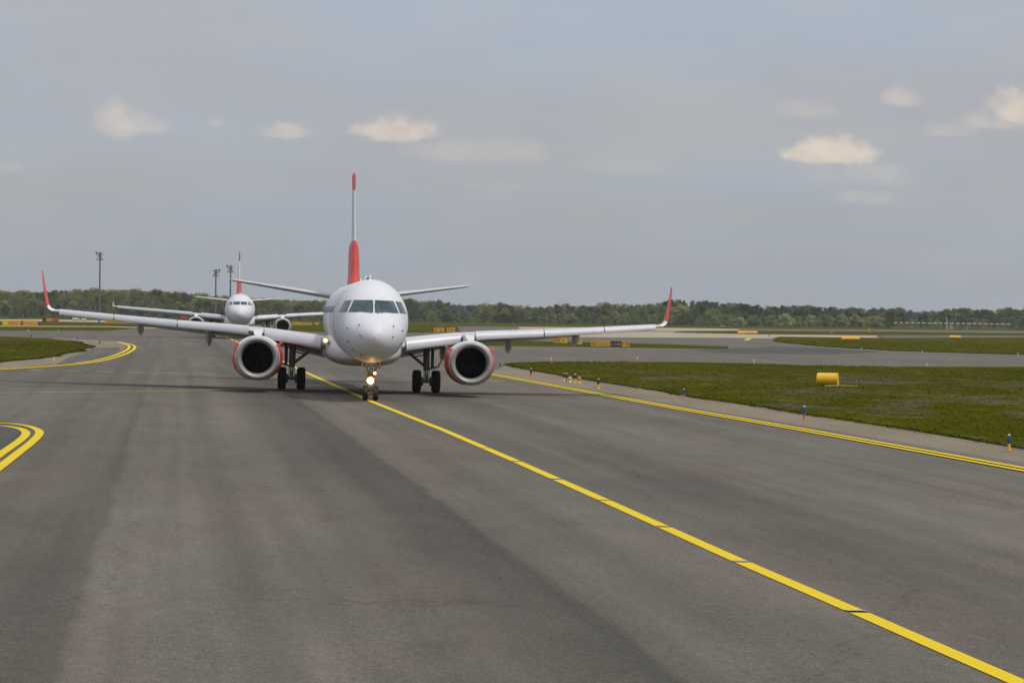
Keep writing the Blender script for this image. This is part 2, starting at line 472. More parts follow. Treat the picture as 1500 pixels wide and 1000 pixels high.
M['asphalt_dark'] = asphalt('asphalt_dark', base=(0.080, 0.074, 0.066), lanes=False)
M['shoulder'] = concrete('shoulder_tan', (0.185, 0.152, 0.100), 0.12)
M['shoulder_edge'] = concrete('shoulder_inner_grey', (0.125, 0.108, 0.090), 0.12)
M['concrete'] = concrete('concrete_beige', (0.33, 0.275, 0.195), 0.12)
M['kerbline'] = concrete('pale_edge', (0.36, 0.33, 0.27), 0.35)
M['grass'] = grassmat('grass')
M['tuft'] = grassmat('grass_tuft', True)
M['line'] = linepaint('yellow_line_paint', (0.64, 0.46, 0.006), 0.20)
M['line_worn'] = linepaint('yellow_line_worn', (0.46, 0.38, 0.07), 0.35)
M['line_white'] = linepaint('white_line_worn', (0.40, 0.38, 0.33), 0.4)
M['joint'] = concrete('joint_pale', (0.36, 0.32, 0.25), 0.1)
M['jointdark'] = concrete('joint_dark', (0.10, 0.09, 0.08), 0.1)

# ------------------------------------------------------------------ ground (the setting)
def drape(name, pts, mat, dz, kind='structure', steps=(3.0, 6.0)):
    bm = bmesh.new()
    vs = [bm.verts.new((x, y, 0)) for x, y in pts]
    f = bm.faces.new(vs); bm.normal_update()
    if f.normal.z < 0: f.normal_flip()
    bmesh.ops.triangulate(bm, faces=bm.faces[:])
    x0, x1 = max(-110, min(p[0] for p in pts)), min(110, max(p[0] for p in pts))
    y0, y1 = max(-60, min(p[1] for p in pts)), min(360, max(p[1] for p in pts))
    if y0 < 360:
        x = math.ceil(x0 / steps[0]) * steps[0]
        while x < x1:
            # only where the ground is not flat
            g = [e for e in bm.verts[:] + bm.edges[:] + bm.faces[:]]
            bmesh.ops.bisect_plane(bm, geom=g, plane_co=(x, 0, 0), plane_no=(1, 0, 0))
            x += steps[0]
        y = math.ceil(y0 / steps[1]) * steps[1]
        while y <= y1 + 1:
            g = [e for e in bm.verts[:] + bm.edges[:] + bm.faces[:]]
            bmesh.ops.bisect_plane(bm, geom=g, plane_co=(0, y, 0), plane_no=(0, 1, 0))
            y += steps[1]
    for v in bm.verts: v.co.z = H(v.co.x, v.co.y) + dz
    me = bpy.data.meshes.new(name); bm.to_mesh(me); bm.free(); me.materials.append(mat)
    o = bpy.data.objects.new(name, me); COL.objects.link(o)
    tag(o, kind=kind); return o
def gridsheet(name, xs, ys, mat, dz):
    vs = [(x, y, H(x, y) + dz) for y in ys for x in xs]
    n = len(xs)
    fs = [(j * n + i, j * n + i + 1, (j + 1) * n + i + 1, (j + 1) * n + i) for j in range(len(ys) - 1) for i in range(n - 1)]
    o = mesh_obj(name, vs, fs, mat); tag(o, kind='structure'); return o
def pxpoly(pts): return [P(*p) for p in pts]

xs = [-9000, -4000, -1500, -600, -300] + [-120 + 4 * i for i in range(61)] + [300, 600, 1500, 4000, 9000]
ys = [-300, -100] + [-60 + 6 * i for i in range(71)] + [450, 700, 1000, 1500, 2500, 5000, 9000]
gridsheet('ground', xs, ys, M['grass'], -0.060)
# tarmac: the big paved field
tarm = [(-70, -40), (75, -40)] + [P(2300, 560), P(1900, 489.5), P(1500, 484.6), P(1290, 482.5), P(1085, 481.3), P(860, 479), P(640, 477.5),
        P(480, 475.6), P(330, 476), P(240, 478.5), P(175, 482.5), P(160, 484.2), P(0, 483.8), P(-400, 484), (-150, 120)]
drape('taxiway', tarm, M['asphalt'], -0.022, steps=(4.0, 10.0))

# concrete strips far away
drape('concrete_apron', pxpoly([(700, 487.5), (860, 485), (985, 486), (1100, 489.3), (1290, 491.3), (1290, 494.6), (1143, 492.9), (1128, 495.5), (1060, 494.6), (900, 494), (700, 493)]), M['concrete'], -0.006)
drape('concrete_apron', pxpoly([(760, 478.6), (860, 479.2), (1000, 480.2), (1085, 481.6), (1085, 484.0), (985, 484.8), (860, 484.0), (760, 482)]), M['concrete'], -0.006)
drape('concrete_strip', pxpoly([(-200, 467.0), (60, 467.4), (210, 470), (225, 473), (60, 470.4), (-200, 469.8)]), M['concrete'], -0.03)
drape('concrete_strip', pxpoly([(-200, 476.0), (160, 477.6), (235, 480), (225, 481), (160, 478.8), (-200, 477.4)]), M['concrete'], -0.004)
# grass verges
G1 = [(742.7, 535.6), (780, 543), (849, 555), (886.7, 560.7), (940, 568.7), (1003, 579.8), (1100, 594), (1166.7, 605), (1333, 630), (1500, 658), (1900, 724),
      (1900, 542), (1500, 537), (1233, 536.7), (1100, 531.9), (1000, 530.2), (967, 530), (833, 530.3), (760, 531.8), (744, 533.4)]
G2 = [(560, 494), (700, 496.6), (806, 500), (924, 502.5), (1068, 507.3), (1065, 510.8), (929, 508.7), (812, 506.8), (700, 506), (560, 504)]
G3 = [(1135, 496.5), (1143, 493.2), (1287, 495), (1500, 494), (1900, 497), (1900, 535), (1500, 519.3), (1400, 516.5), (1300, 513.3), (1200, 507.3), (1135, 500)]
G4 = [(985, 487), (1000, 484.6), (1100, 484.3), (1300, 485.6), (1500, 488), (1900, 492), (1900, 495), (1500, 491.2), (1290, 490.4), (1100, 489.3)]
G6 = [(0, 492.8), (78, 496), (112, 499.3), (134, 507), (130, 510.5), (114, 515.4), (78, 522.7), (0, 531.5), (-150, 545), (-350, 560), (-350, 486)]
G8 = [(425, 474), (480, 475.2), (670, 478.2), (674, 486), (560, 487.5), (478, 486.5), (425, 484)]
def ragged(poly, step, amp, seed, keep=400):
    r = random.Random(seed); out = []; n = len(poly)
    for i in range(n):
        a = Vector(poly[i]); b = Vector(poly[(i + 1) % n]); L = (b - a).length
        out.append(tuple(a))
        if L > keep: continue
        k_ = int(L / step); w_ = 0
        for j in range(1, k_):
            w_ = w_ * .7 + r.gauss(0, amp) * .6; p = a.lerp(b, j / k_)
            q = Vector((p.x + w_, p.y + w_))
            if abs(p.x) < .2 * p.y: out.append(tuple(q))
    return out
G1w, G3w, G6w = ragged(pxpoly(G1), .8, .10, 1), ragged(pxpoly(G3), 2.5, .35, 2), ragged(pxpoly(G6), 1.5, .25, 3)
vg = [drape('grass_verge', p, M['grass'], 0.012) for p in (G1w, pxpoly(G2), G3w, pxpoly(G4), G6w, pxpoly(G8))]
drape('taxiway_link', pxpoly([(1010, 512.0), (1130, 507.5), (1200, 509.5), (1290, 515), (1210, 518.5), (1120, 517.8), (1040, 516)]), M['asphalt_dark'], -0.010)
# shoulders
def ycl(px):   # yellow edge line on the right
    return 548 + (px - 722) / 5.5
sh = [(722, 544), (738, 536)] + [(x - 0, y + 0.3) for x, y in G1[:11]]
low = [(1900, 760.0), (1500, 686.0), (1333, 656), (1166, 626.5), (1000, 598.0), (880, 576.5), (800, 562), (722, 547.6)]
drape('shoulder', pxpoly(sh + low), M['shoulder'], -0.012)
low2 = [(1900, 748.0), (1500, 677.5), (1333, 649), (1166, 621), (1000, 593.8), (880, 573.0), (800, 559.5), (722, 546.2)]
drape('shoulder_edge', pxpoly([(x, y) for x, y in low][::-1] + low2), M['shoulder_edge'], -0.006)
shl = [(-350, 564), (-150, 549), (0, 539.6), (52, 536), (117, 531), (150, 524.5), (176, 515.5), (186, 507), (186, 503), (150, 498.6), (99, 496.2), (78, 495), (60, 500), (100, 510), (60, 518), (0, 526), (-350, 556)]
drape('shoulder', pxpoly(shl), M['shoulder'], -0.006)
drape('tarmac_patch', pxpoly([(135, 509.0), (168, 508.6), (178, 510), (172, 518), (150, 524.5), (110, 531), (82, 533.8), (100, 524), (122, 516)]), M['asphalt_far'], -0.002)
drape('tarmac_patch', pxpoly([(-60, 618.8), (20, 624), (40, 629), (46, 634), (36, 643), (0, 668), (-60, 706)]), M['asphalt_dark'], -0.012)

def resample(pts, step):
    out = [Vector(pts[0])]
    for a, b in zip(pts[:-1], pts[1:]):
        a = Vector(a); b = Vector(b); n = max(1, int((b - a).length / step))
        for i in range(1, n + 1): out.append(a.lerp(b, i / n))
    return out
def smoothline(pts, k=2):
    for _ in range(k):
        q = [pts[0]]
        for a, b in zip(pts[:-1], pts[1:]):
            a = Vector(a); b = Vector(b); q += [tuple(a * .75 + b * .25), tuple(a * .25 + b * .75)]
        q.append(pts[-1]); pts = q
    return pts
def strip_geo(pts, width, off=0.0, dz=0.004, step=2.0):
    p = resample([tuple(q) for q in pts], step); V = []; Fc = []
    n = len(p)
    for i in range(n):
        a = p[max(0, i - 1)]; b = p[min(n - 1, i + 1)]
        d = (b - a); nrm = Vector((-d.y, d.x)).normalized()
        for s in (-1, 1):
            q = p[i] + nrm * (off + s * width / 2)
            V.append((q.x, q.y, H(q.x, q.y) + dz))
    for i in range(n - 1): Fc.append((2 * i, 2 * i + 2, 2 * i + 3, 2 * i + 1))
    return V, Fc
def strips(name, lines, mat, dz=-0.012):
    mb = MB()
    for (pts, width, off) in lines:
        V, Fc = strip_geo(pts, width, off, dz); mb.add(V, Fc)
    o = mb.build(name, mat); tag(o, kind='structure')
    return o
# centre line, cut at every paving joint
CL = [(-300, 213.0)] and [P(1980, 1207), P(1500, 1000), P(1255, 893.5), P(1085, 820.5), P(885, 731), P(760, 676), P(650, 629), P(541, 586), P(440, 541.3), P(345, 499.3), P(321, 488.8)]
CLd = (Vector(CL[6]) - Vector(CL[1])).normalized()
dense = resample(CL, 1.0)
joints = [P(1530, 1013), P(1255, 892.5), P(1085, 820.5), P(970, 770.5), P(885, 731), P(812, 700), P(752, 675), P(708, 655)]
segs = []; cur = []
for a, b in zip(CL[:-1], CL[1:]): segs.append((a, b))
pts = resample(CL, 0.5); cur = [pts[0]]; pieces = []
for p in pts[1:]:
    if any((p - Vector(j)).length < 0.26 for j in joints):
        if len(cur) > 1: pieces.append([tuple(q) for q in cur])
        cur = []
    else: cur.append(p)
if len(cur) > 1: pieces.append([tuple(q) for q in cur])
# close the cut down to a hand's breadth on both sides
def extend(pc, e=0.36):
    a = Vector(pc[0]) - (Vector(pc[1]) - Vector(pc[0])).normalized() * (e if pc is not pieces[0] else 0)
    b = Vector(pc[-1]) + (Vector(pc[-1]) - Vector(pc[-2])).normalized() * (e if pc is not pieces[-1] else 0)
    return [tuple(a)] + pc[1:-1] + [tuple(b)]
def cl_w(pc): return 0.25
strips('centre_line_marking', [(extend(pc), 0.25, 0) for pc in pieces], M['line'])
for j in joints:
    j = Vector(j); n = Vector((CLd.y, -CLd.x))
    V, Fc = strip_geo([tuple(j - n * 0.125), tuple(j + n * 0.125)], 0.13, 0.02, -0.008); o = mesh_obj('joint_seal', V, Fc, M['joint']); tag(o, kind='structure')
    V, Fc = strip_geo([tuple(j - n * 0.12 - CLd * 0.03), tuple(j + n * 0.12 - CLd * 0.03)], 0.022, -0.045, -0.004); o = mesh_obj('joint_gap', V, Fc, M['jointdark']); tag(o, kind='structure')
ER = [P(1950, 769), P(1500, 687), P(1333, 657), P(1166, 627.3), P(1000, 599), P(880, 577.2), P(800, 562.6), P(722, 548.4), P(690, 542.5)]
strips('edge_line_marking', [(ER, 0.24, 0.21), (ER, 0.24, -0.21)], M['line'], 0.004)
EL = smoothline([P(-250, 551.5), P(0, 540.9), P(52, 537.7), P(117, 533.2), P(156, 526), P(182, 517.8), P(195, 509.5), P(191, 504.2), P(170, 500.6)], 2)
strips('edge_line_marking', [(EL, 0.27, 0.25), (EL, 0.27, -0.25)], M['line'], 0.006)
ES = smoothline([P(191, 504.2), P(170, 500.8), P(104, 496.4)], 1)
strips('edge_line_marking', [(ES, 0.3, 0)], M['line_white'], 0.004)
LO = smoothline([P(-120, 613.5), P(0, 618.6), P(26, 620.6), P(46, 624.2), P(61, 631.5), P(50, 644.5), P(26, 663), P(0, 683), P(-70, 737)], 3)
LI = smoothline([P(-120, 618.5), P(0, 622.6), P(20, 624.8), P(34, 628.2), P(40, 634.6), P(28, 645.5), P(8, 659), P(-8, 670.5), P(-76, 720)], 3)
strips('edge_line_marking', [(LO, 0.235, 0), (LI, 0.235, 0)], M['line'], -0.004)
LD = smoothline([P(506, 570.5), P(486, 562.3), P(446, 565), P(350, 570), P(223.6, 572.6), P(0, 574.7), P(-200, 576)], 2)
strips('lead_off_marking', [(LD, 0.22, 0)], M['line_worn'], -0.010)
dash = [((41, 541.0), (65, 541.7)), ((91, 542.4), (116, 543.0)), ((140, 543.8), (164, 544.5)), ((188, 545.0), (213, 545.6)), ((238, 546.0), (266, 546.7)), ((299, 547.1), (311, 547.5)), ((452, 551.6), (478, 551.9)), ((650, 555), (668, 555.4)), ((716, 557.4), (738, 557.7))]
strips('dashed_marking', [([P(*a), P(*b)], 0.55, 0) for a, b in dash], M['line_worn'], -0.010)
strips('far_line_marking', [([P(1093, 498.5), P(1097, 495.5), P(1106, 493.6)], 0.9, 0), ([P(1232, 515.8), P(1262, 516.2)], 0.3, 0), ([P(650, 552), P(722, 547)], 0.1, 0)], M['line_worn'], -0.002)
strips('pale_edge_marking', [([P(1200, 508.4), P(1300, 514.4), P(1400, 517.4), P(1500, 520.2), P(1900, 536)], 0.45, 0),
                             ([P(1040, 509), P(1110, 509.6)], 0.5, 0), ([P(760, 532.8), P(833, 531.4), P(905, 531.2)], 0.22, 0)], M['line_white'], 0.006)
strips('verge_edge', [(pxpoly([(742, 536.3), (780, 543.5), (849, 555.5), (886.7, 561.3), (940, 569.3), (1003, 580.4), (1100, 594.6), (1166.7, 605.6), (1333, 630.8), (1500, 659), (1900, 725.5)]), 0.09, 0)], M['kerbline'], 0.004)

# ------------------------------------------------------------------ grass tufts (stuff)
def inside(pt, poly):
    x, y = pt; c = False; n = len(poly); j = n - 1
    for i in range(n):
        xi, yi = poly[i]; xj, yj = poly[j]
        if (yi > y) != (yj > y) and x < (xj - xi) * (y - yi) / (yj - yi) + xi: c = not c
        j = i
    return c
def tufts(name, poly, dens, hmin, hmax, ymax, xlim=0.19, edge=True):
    r = random.Random(len(name) + int(dens * 10)); V = []; Fc = []
    ys_ = [p[1] for p in poly]; y0, y1 = min(ys_), min(ymax, max(ys_))
    xs_ = [p[0] for p in poly]
    y = y0; cnt = 0
    area_n = []
    x0g, x1g = max(min(xs_), -y1 * xlim), min(max(xs_), y1 * xlim)
    N = int((x1g - x0g) * (y1 - y0) * dens)
    def tuft(x, y, h):
        z = H(x, y) + 0.01
        for b in range(3):
            a = r.uniform(0, math.pi); w_ = r.uniform(0.012, 0.035); l = r.uniform(-0.6, 0.6) * h
            dx, dy = math.cos(a) * w_, math.sin(a) * w_
            ox, oy = r.uniform(-.06, .06), r.uniform(-.06, .06)
            o = len(V)
            V.extend([(x + ox - dx, y + oy - dy, z), (x + ox + dx, y + oy + dy, z), (x + ox + l * .7, y + oy + l * .5, z + h * r.uniform(.7, 1.1))])
            Fc.append((o, o + 1, o + 2))
    for _ in range(N):
        x = r.uniform(x0g, x1g); yy = y0 + (y1 - y0) * r.random()
        if abs(x) > yy * xlim: continue
        if not inside((x, yy), poly): continue
        tuft(x, yy, hmin + (hmax - hmin) * r.random() ** 2.5)
    if edge:
        n = len(poly)
        for i in range(n):
            a = Vector(poly[i]); b = Vector(poly[(i + 1) % n]); L = (b - a).length
            if L > 400: continue
            for _ in range(int(L * 14)):
                p = a.lerp(b, r.random())
                if p.y > ymax or abs(p.x) > p.y * xlim: continue
                tuft(p.x + r.gauss(0, .07), p.y + r.gauss(0, .10), r.uniform(0.05, 0.11))
    o = mesh_obj(name, V, Fc, M['tuft']); return o
tag(tufts('grass', G1w, 6.0, 0.015, 0.075, 240), 'short rough green grass with mauve flowering patches beside the taxiway', 'grass', kind='stuff')
tag(tufts('grass', G6w, 3.0, 0.02, 0.10, 330), 'short green grass on the rounded island at the left', 'grass', kind='stuff')
tag(tufts('grass', G3w, 0.5, 0.05, 0.20, 480), 'green grass on the far pointed island at the right', 'grass', kind='stuff')
print('ground done')

# ================================================================== airliners
def interp(tab, s):
    """monotone cubic through rows of tab: (s, a, b, c...)"""
    n = len(tab)
    if s <= tab[0][0]: return list(tab[0][1:])
    if s >= tab[-1][0]: return list(tab[-1][1:])
    for i in range(n - 1):
        if tab[i][0] <= s <= tab[i + 1][0]: break
    out = []
    h = tab[i + 1][0] - tab[i][0]; t = (s - tab[i][0]) / h
    for k in range(1, len(tab[0])):
        def slope(j):
            if j <= 0 or j >= n - 1:
                a, b = (0, 1) if j <= 0 else (n - 2, n - 1)
                return (tab[b][k] - tab[a][k]) / (tab[b][0] - tab[a][0])
            d0 = (tab[j][k] - tab[j - 1][k]) / (tab[j][0] - tab[j - 1][0])
            d1 = (tab[j + 1][k] - tab[j][k]) / (tab[j + 1][0] - tab[j][0])
            if d0 * d1 <= 0: return 0.0
            return 2 * d0 * d1 / (d0 + d1)
        m0, m1 = slope(i) * h, slope(i + 1) * h
        y0, y1 = tab[i][k], tab[i + 1][k]
        t2, t3 = t * t, t * t * t
        out.append((2 * t3 - 3 * t2 + 1) * y0 + (t3 - 2 * t2 + t) * m0 + (-2 * t3 + 3 * t2) * y1 + (t3 - t2) * m1)
    return out
class Body:
    """fuselage surface: rows (s, half width, top, bottom, height of the widest level)"""
    def __init__(self, tab): self.tab = tab
    def sec(self, s): return interp(self.tab, s)
    def pt(self, s, a, off=0.0):
        w_, top, bot, zc = self.sec(s)
        c, sn = math.cos(a), math.sin(a)
        z = zc + (top - zc) * c if c >= 0 else zc + (zc - bot) * c
        x = w_ * sn
        if off:
            n = Vector((sn, 0, c)); return Vector((x + n.x * off, s, z + n.z * off))
        return Vector((x, s, z))
    def inside(self, x, z, s):
        w_, top, bot, zc = self.sec(s)
        hz = (top - zc) if z >= zc else (zc - bot)
        if w_ < 1e-4 or hz < 1e-4: return False
        return (x / w_) ** 2 + ((z - zc) / hz) ** 2 <= 1
    def s_at(self, x, z):
        lo, hi = 0.0, 9.0
        for _ in range(26):
            m_ = (lo + hi) / 2
            if self.inside(x, z, m_): hi = m_
            else: lo = m_
        return hi
    def front(self, x, z, off=0.0):
        s = self.s_at(x, z); p = Vector((x, s, z))
        if off:
            e = 0.02
            du = Vector((2 * e, self.s_at(x + e, z) - self.s_at(x - e, z), 0))
            dv = Vector((0, self.s_at(x, z + e) - self.s_at(x, z - e), 2 * e))
            n = du.cross(dv).normalized()
            if n.y > 0: n = -n
            p = p + n * off
        return p
def quad_patch(body, q, nu, nv, off):
    """patch over the nose, given by four (x, z) corners: tl, tr, br, bl"""
    tl, tr, br, bl = [Vector(c) for c in q]
    V = []
    for j in range(nv + 1):
        for i in range(nu + 1):
            u, v = i / nu, j / nv
            p = (tl * (1 - u) + tr * u) * (1 - v) + (bl * (1 - u) + br * u) * v
            V.append(body.front(p.x, p.y, off))
    Fq = [(j * (nu + 1) + i, j * (nu + 1) + i + 1, (j + 1) * (nu + 1) + i + 1, (j + 1) * (nu + 1) + i) for j in range(nv) for i in range(nu)]
    return V, Fq
AF = [(1.0, 0.002), (0.85, 0.028), (0.65, 0.058), (0.45, 0.074), (0.28, 0.076), (0.15, 0.064), (0.07, 0.046), (0.025, 0.028), (0.004, 0.011), (0.0, 0.0),
      (0.004, -0.010), (0.025, -0.022), (0.07, -0.033), (0.15, -0.042), (0.28, -0.046), (0.45, -0.042), (0.65, -0.028), (0.85, -0.010), (1.0, -0.002)]
def wing_sec(x, sLE, z, c, t, inc, flip=1):
    k_ = t / 0.122
    ca, sa = math.cos(inc), math.sin(inc)
    return [Vector((x, sLE + (a * c) * ca + (b * k_ * c) * sa, z + b * k_ * c * ca - a * c * sa * flip)) for a, b in AF]

def wheel(parent, x, s, z, r, wd, name='wheel'):
    mb = MB()
    sh_ = min(0.38 * wd, 0.25 * r)
    prof = [(-wd * .36, r * .50), (-wd * .47, r * .62), (-wd * .5, r * .80), (-wd * .47, r * .91), (-wd * .36, r * .975), (-wd * .2, r), (wd * .2, r), (wd * .36, r * .975),
            (wd * .47, r * .91), (wd * .5, r * .80), (wd * .47, r * .62), (wd * .36, r * .50)]
    mb.lathe(prof, (x, s, z), 'X', 26, 0, close=False)
    # tread grooves
    o = mb.build(name, M['tyre'], parent, True, 40)
    hb = MB(); hb.lathe([(-wd * .30, 0.02), (-wd * .34, r * .2), (-wd * .28, r * .3), (-wd * .37, r * .52), (wd * .37, r * .52), (wd * .28, r * .3), (wd * .34, r * .2), (wd * .30, 0.02)], (x, s, z), 'X', 20, 0, close=True)
    hb.build('hub', M['hub'], o, True, 40)
    return o

def airliner(P_):
    body = Body(P_['body']); L = P_['length']
    root = empty('airliner')
    # --- fuselage
    ss = [0.0, .02, .06, .12, .2, .32, .46, .65, .85, 1.1, 1.35, 1.6, 1.85, 2.1, 2.35, 2.6, 2.9, 3.2, 3.6, 4.0, 4.5, 5.0, 6.0]
    ss = [s * P_['nose_k'] for s in ss]; s = ss[-1]
    while s < L - 0.01:
        s = min(L, s + 1.0); ss.append(s)
    N = 56
    mb = MB(); mb.loft([[body.pt(s, 2 * math.pi * i / N) for i in range(N)] for s in ss])
    fus = mb.build('fuselage', [M['white'], M['red']], root, True, 50)
    # --- windshield
    for q in P_['panes']:
        for sg in (1, -1):
            c = [(x * sg, z) for x, z in q]
            # frame a little larger than the pane, sitting just proud of the skin
            cx = sum(p[0] for p in c) / 4; cz = sum(p[1] for p in c) / 4
            fr = [(cx + (x - cx) * 1.0 + (0.014 if x > cx else -0.014), cz + (z - cz) + (0.014 if z > cz else -0.014)) for x, z in c]
            V, Fq = quad_patch(body, fr, 8, 5, 0.006); fo = mesh_obj('windshield_frame', V, Fq, M['sealant'], fus, True)
            V, Fq = quad_patch(body, c, 10, 6, 0.012); wo_ = mesh_obj('windshield_pane', V, Fq, M['glass'], fus, True)
            V, Fq = quad_patch(body, c, 10, 6, 0.012)
    # nose probes and sensors
    for (x, z, ln) in P_['probes']:
        a = body.front(x, z, -0.01); b = body.front(x, z, 0.07)
        d = (b - a).normalized()
        mb = MB(); mb.tube(a, b, 0.020, 0.014, 8); mb.tube(b, b + Vector((0.0, -0.05, -0.02 if ln > 0 else 0.02)) + Vector((ln * .05, 0, 0)), 0.014, 0.008, 8)
        mb.build('sensor_probe', M['dark'], fus)
    for sg in (1, -1) if P_['wipers'] else ():
        mb = MB()
        a = body.front(0.17 * sg, P_['panes'][0][2][1] - 0.07, 0.03)
        pts_ = [body.front(0.17 * sg - 0.07 * sg * k_, P_['panes'][0][2][1] - 0.07 + 0.10 * k_, 0.035) for k_ in (0, 1, 2, 3, 4)]
        pts_ = [a] + [body.front(0.045 * sg + 0.0 * k_, P_['panes'][0][2][1] + .04 + 0.10 * k_, 0.035) for k_ in range(4)]
        for p0, p1 in zip(pts_[:-1], pts_[1:]): mb.tube(p0, p1, 0.010, 0.009, 6)
        mb.build('wiper', M['dark'], fus)
    # radome seam
    mb = MB()
    for s0, s1, of in P_['seams']:
        n = 64
        la = [body.pt(s0, 2 * math.pi * i / n, of) for i in range(n)]; lb = [body.pt(s1, 2 * math.pi * i / n, of) for i in range(n)]
        mb.loft([la, lb], 0, caps=False)
    if P_['seams']: mb.build('panel_seam', M['sealant'], fus, True)
    # cabin windows along both flanks (shared mesh)
    wm = None
    for sg in (1, -1):
        s = P_['win'][0]
        while s < P_['win'][1]:
            a0, a1 = P_['win'][2], P_['win'][3]
            if wm is None:
                pts = []
                for i in range(10):
                    t = 2 * math.pi * i / 10
                    pts.append((math.cos(t) * 0.125, math.sin(t) * 0.17))
                wm = bpy.data.meshes.new('cabin_window')
                V = [(0.0, a, b) for a, b in pts] + [(0.012, a * .8, b * .8) for a, b in pts]
                Fq = [(i, (i + 1) % 10, 10 + (i + 1) % 10, 10 + i) for i in range(10)] + [tuple(range(10, 20))]
                wm.from_pydata(V, [], Fq); wm.materials.append(M['cabinglass'])
            w_, top, bot, zc = body.sec(s)
            z = P_['win'][2]; x = w_ * math.sqrt(max(0, 1 - ((z - zc) / (top - zc)) ** 2))
            o = bpy.data.objects.new('cabin_window', wm); COL.objects.link(o); o.parent = fus
            tilt = math.atan2((z - zc) * w_ * w_, x * (top - zc) ** 2)
            o.rotation_euler = (0, -tilt, 0) if sg > 0 else (0, -tilt, math.pi)
            o.location = (sg * (x + 0.004), s, z)
            if sg < 0: o.rotation_euler = (0, -tilt, math.pi)
            s += P_['win'][3]
    # doors: outline frames on the flanks
    for (s0, z0, z1, dw) in P_['doors']:
        for sg in (1, -1):
            mb = MB()
            def fl(s, z, off=0.001):
                w_, top, bot, zc = body.sec(s); hz = (top - zc) if z >= zc else (zc - bot)
                return Vector((sg * (w_ * math.sqrt(max(0.0, 1 - ((z - zc) / hz) ** 2)) + off), s, z))
            zs_ = [z0 + (z1 - z0) * i / 10 for i in range(11)]
            for z_a, z_b in zip(zs_[:-1], zs_[1:]):
                mb.tube(fl(s0, z_a), fl(s0, z_b), .005, n=4); mb.tube(fl(s0 + dw, z_a), fl(s0 + dw, z_b), .005, n=4)
            mb.tube(fl(s0, z0), fl(s0 + dw, z0), .005, n=4); mb.tube(fl(s0, z1), fl(s0 + dw, z1), .005, n=4)
            mb.build('door_outline', M['sealant'], fus)
    # antennas on the roof
    for s0, hh in P_['antennas']:
        top = body.sec(s0)[1]; mb = MB()
        mb.loft([[(-.03, s0, top - .02), (.03, s0, top - .02), (.03, s0 + .35, top - .02), (-.03, s0 + .35, top - .02)],
                 [(-.012, s0 + .15, top + hh), (.012, s0 + .15, top + hh), (.012, s0 + .36, top + hh), (-.012, s0 + .36, top + hh)]])
        mb.build('antenna', M['offwhite'], fus)
    s0 = P_['beacon']; top = body.sec(s0)[1]; mb = MB(); mb.lathe([(-.02, .09), (.05, .085), (.10, .05), (.12, .01)], (0, s0, top), 'Z', 12, close=True)
    mb.build('beacon', M['dark'], fus, True)
    # --- belly fairing
    fb = Body(P_['fairing'])
    f0, f1 = P_['fairing'][0][0], P_['fairing'][-1][0]
    sl = [f0 + (f1 - f0) * i / 26 for i in range(27)]
    def superp(s, a):
        w_, top, bot, zc = fb.sec(s); c, sn = math.cos(a), math.sin(a)
        e = 0.72
        cc = math.copysign(abs(c) ** e, c); sx = math.copysign(abs(sn) ** e, sn)
        return Vector((w_ * sx, s, zc + ((top - zc) if cc >= 0 else (zc - bot)) * cc))
    mb = MB(); mb.loft([[superp(s, 2 * math.pi * i / 40) for i in range(40)] for s in sl])
    fair = mb.build('belly_fairing', M['offwhite'], root, True, 45)
    # --- wings
    W = P_['wing']
    def wst(x):
        return interp(W['tab'], x)      # sLE, z, chord, thickness, incidence(deg)
    for sg in (1, -1):
        mb = MB(); xs_ = [W['tab'][0][0]]; x = xs_[0]
        while x < W['tip'] - 1e-6:
            x = min(W['tip'], x + 0.6); xs_.append(x)
        loops = []
        for x in xs_:
            a, z, c, t, inc = wst(x); loops.append([Vector((sg * p.x, p.y, p.z)) for p in wing_sec(x, a, z, c, t, R(inc))])
        mb.loft(loops)
        wg = mb.build('wing', M['wing'], root, True, 30)
        # slats
        SL = [(0.95, 0.60), (0.62, 0.50), (0.34, 0.36), (0.14, 0.18), (0.05, -0.02), (0.0, -0.22), (0.015, -0.40), (0.06, -0.455), (0.18, -0.43), (0.20, -0.22), (0.30, 0.02), (0.55, 0.28), (0.92, 0.54)]
        for (xa, xb) in W['slats']:
            mb = MB(); loops = []; n = max(2, int((xb - xa) / .5))
            for i in range(n + 1):
                x = xa + (xb - xa) * i / n; a, z, c, t, inc = wst(x)
                hk, zt_ = interp(W['slat_h'], x)
                shr = 0.12 * hk if False else 0.0
                loops.append([Vector((sg * x, a - 0.16 * hk - 0.07 + p[0] * hk * 0.95, zt_ + (p[1] - 0.60) * hk)) for p in SL])
            mb.loft(loops); mb.build('slat', M['slat'], wg, True, 45)
        # flaps: lowered a little behind the trailing edge
        for (xa, xb) in W['flaps']:
            mb = MB(); loops = []
            for i in range(5):
                x = xa + (xb - xa) * i / 4; a, z, c, t, inc = wst(x)
                fc = 0.26 * c; te = a + c * math.cos(R(inc)); tz = z - c * math.sin(R(inc)) - 0.03 * c
                loops.append([Vector((sg * p.x, p.y, p.z)) for p in wing_sec(x, te - fc * .45, tz, fc, 0.13, R(W['flap_deg']))])
            mb.loft(loops); mb.build('flap', M['wing'], wg, True, 35)
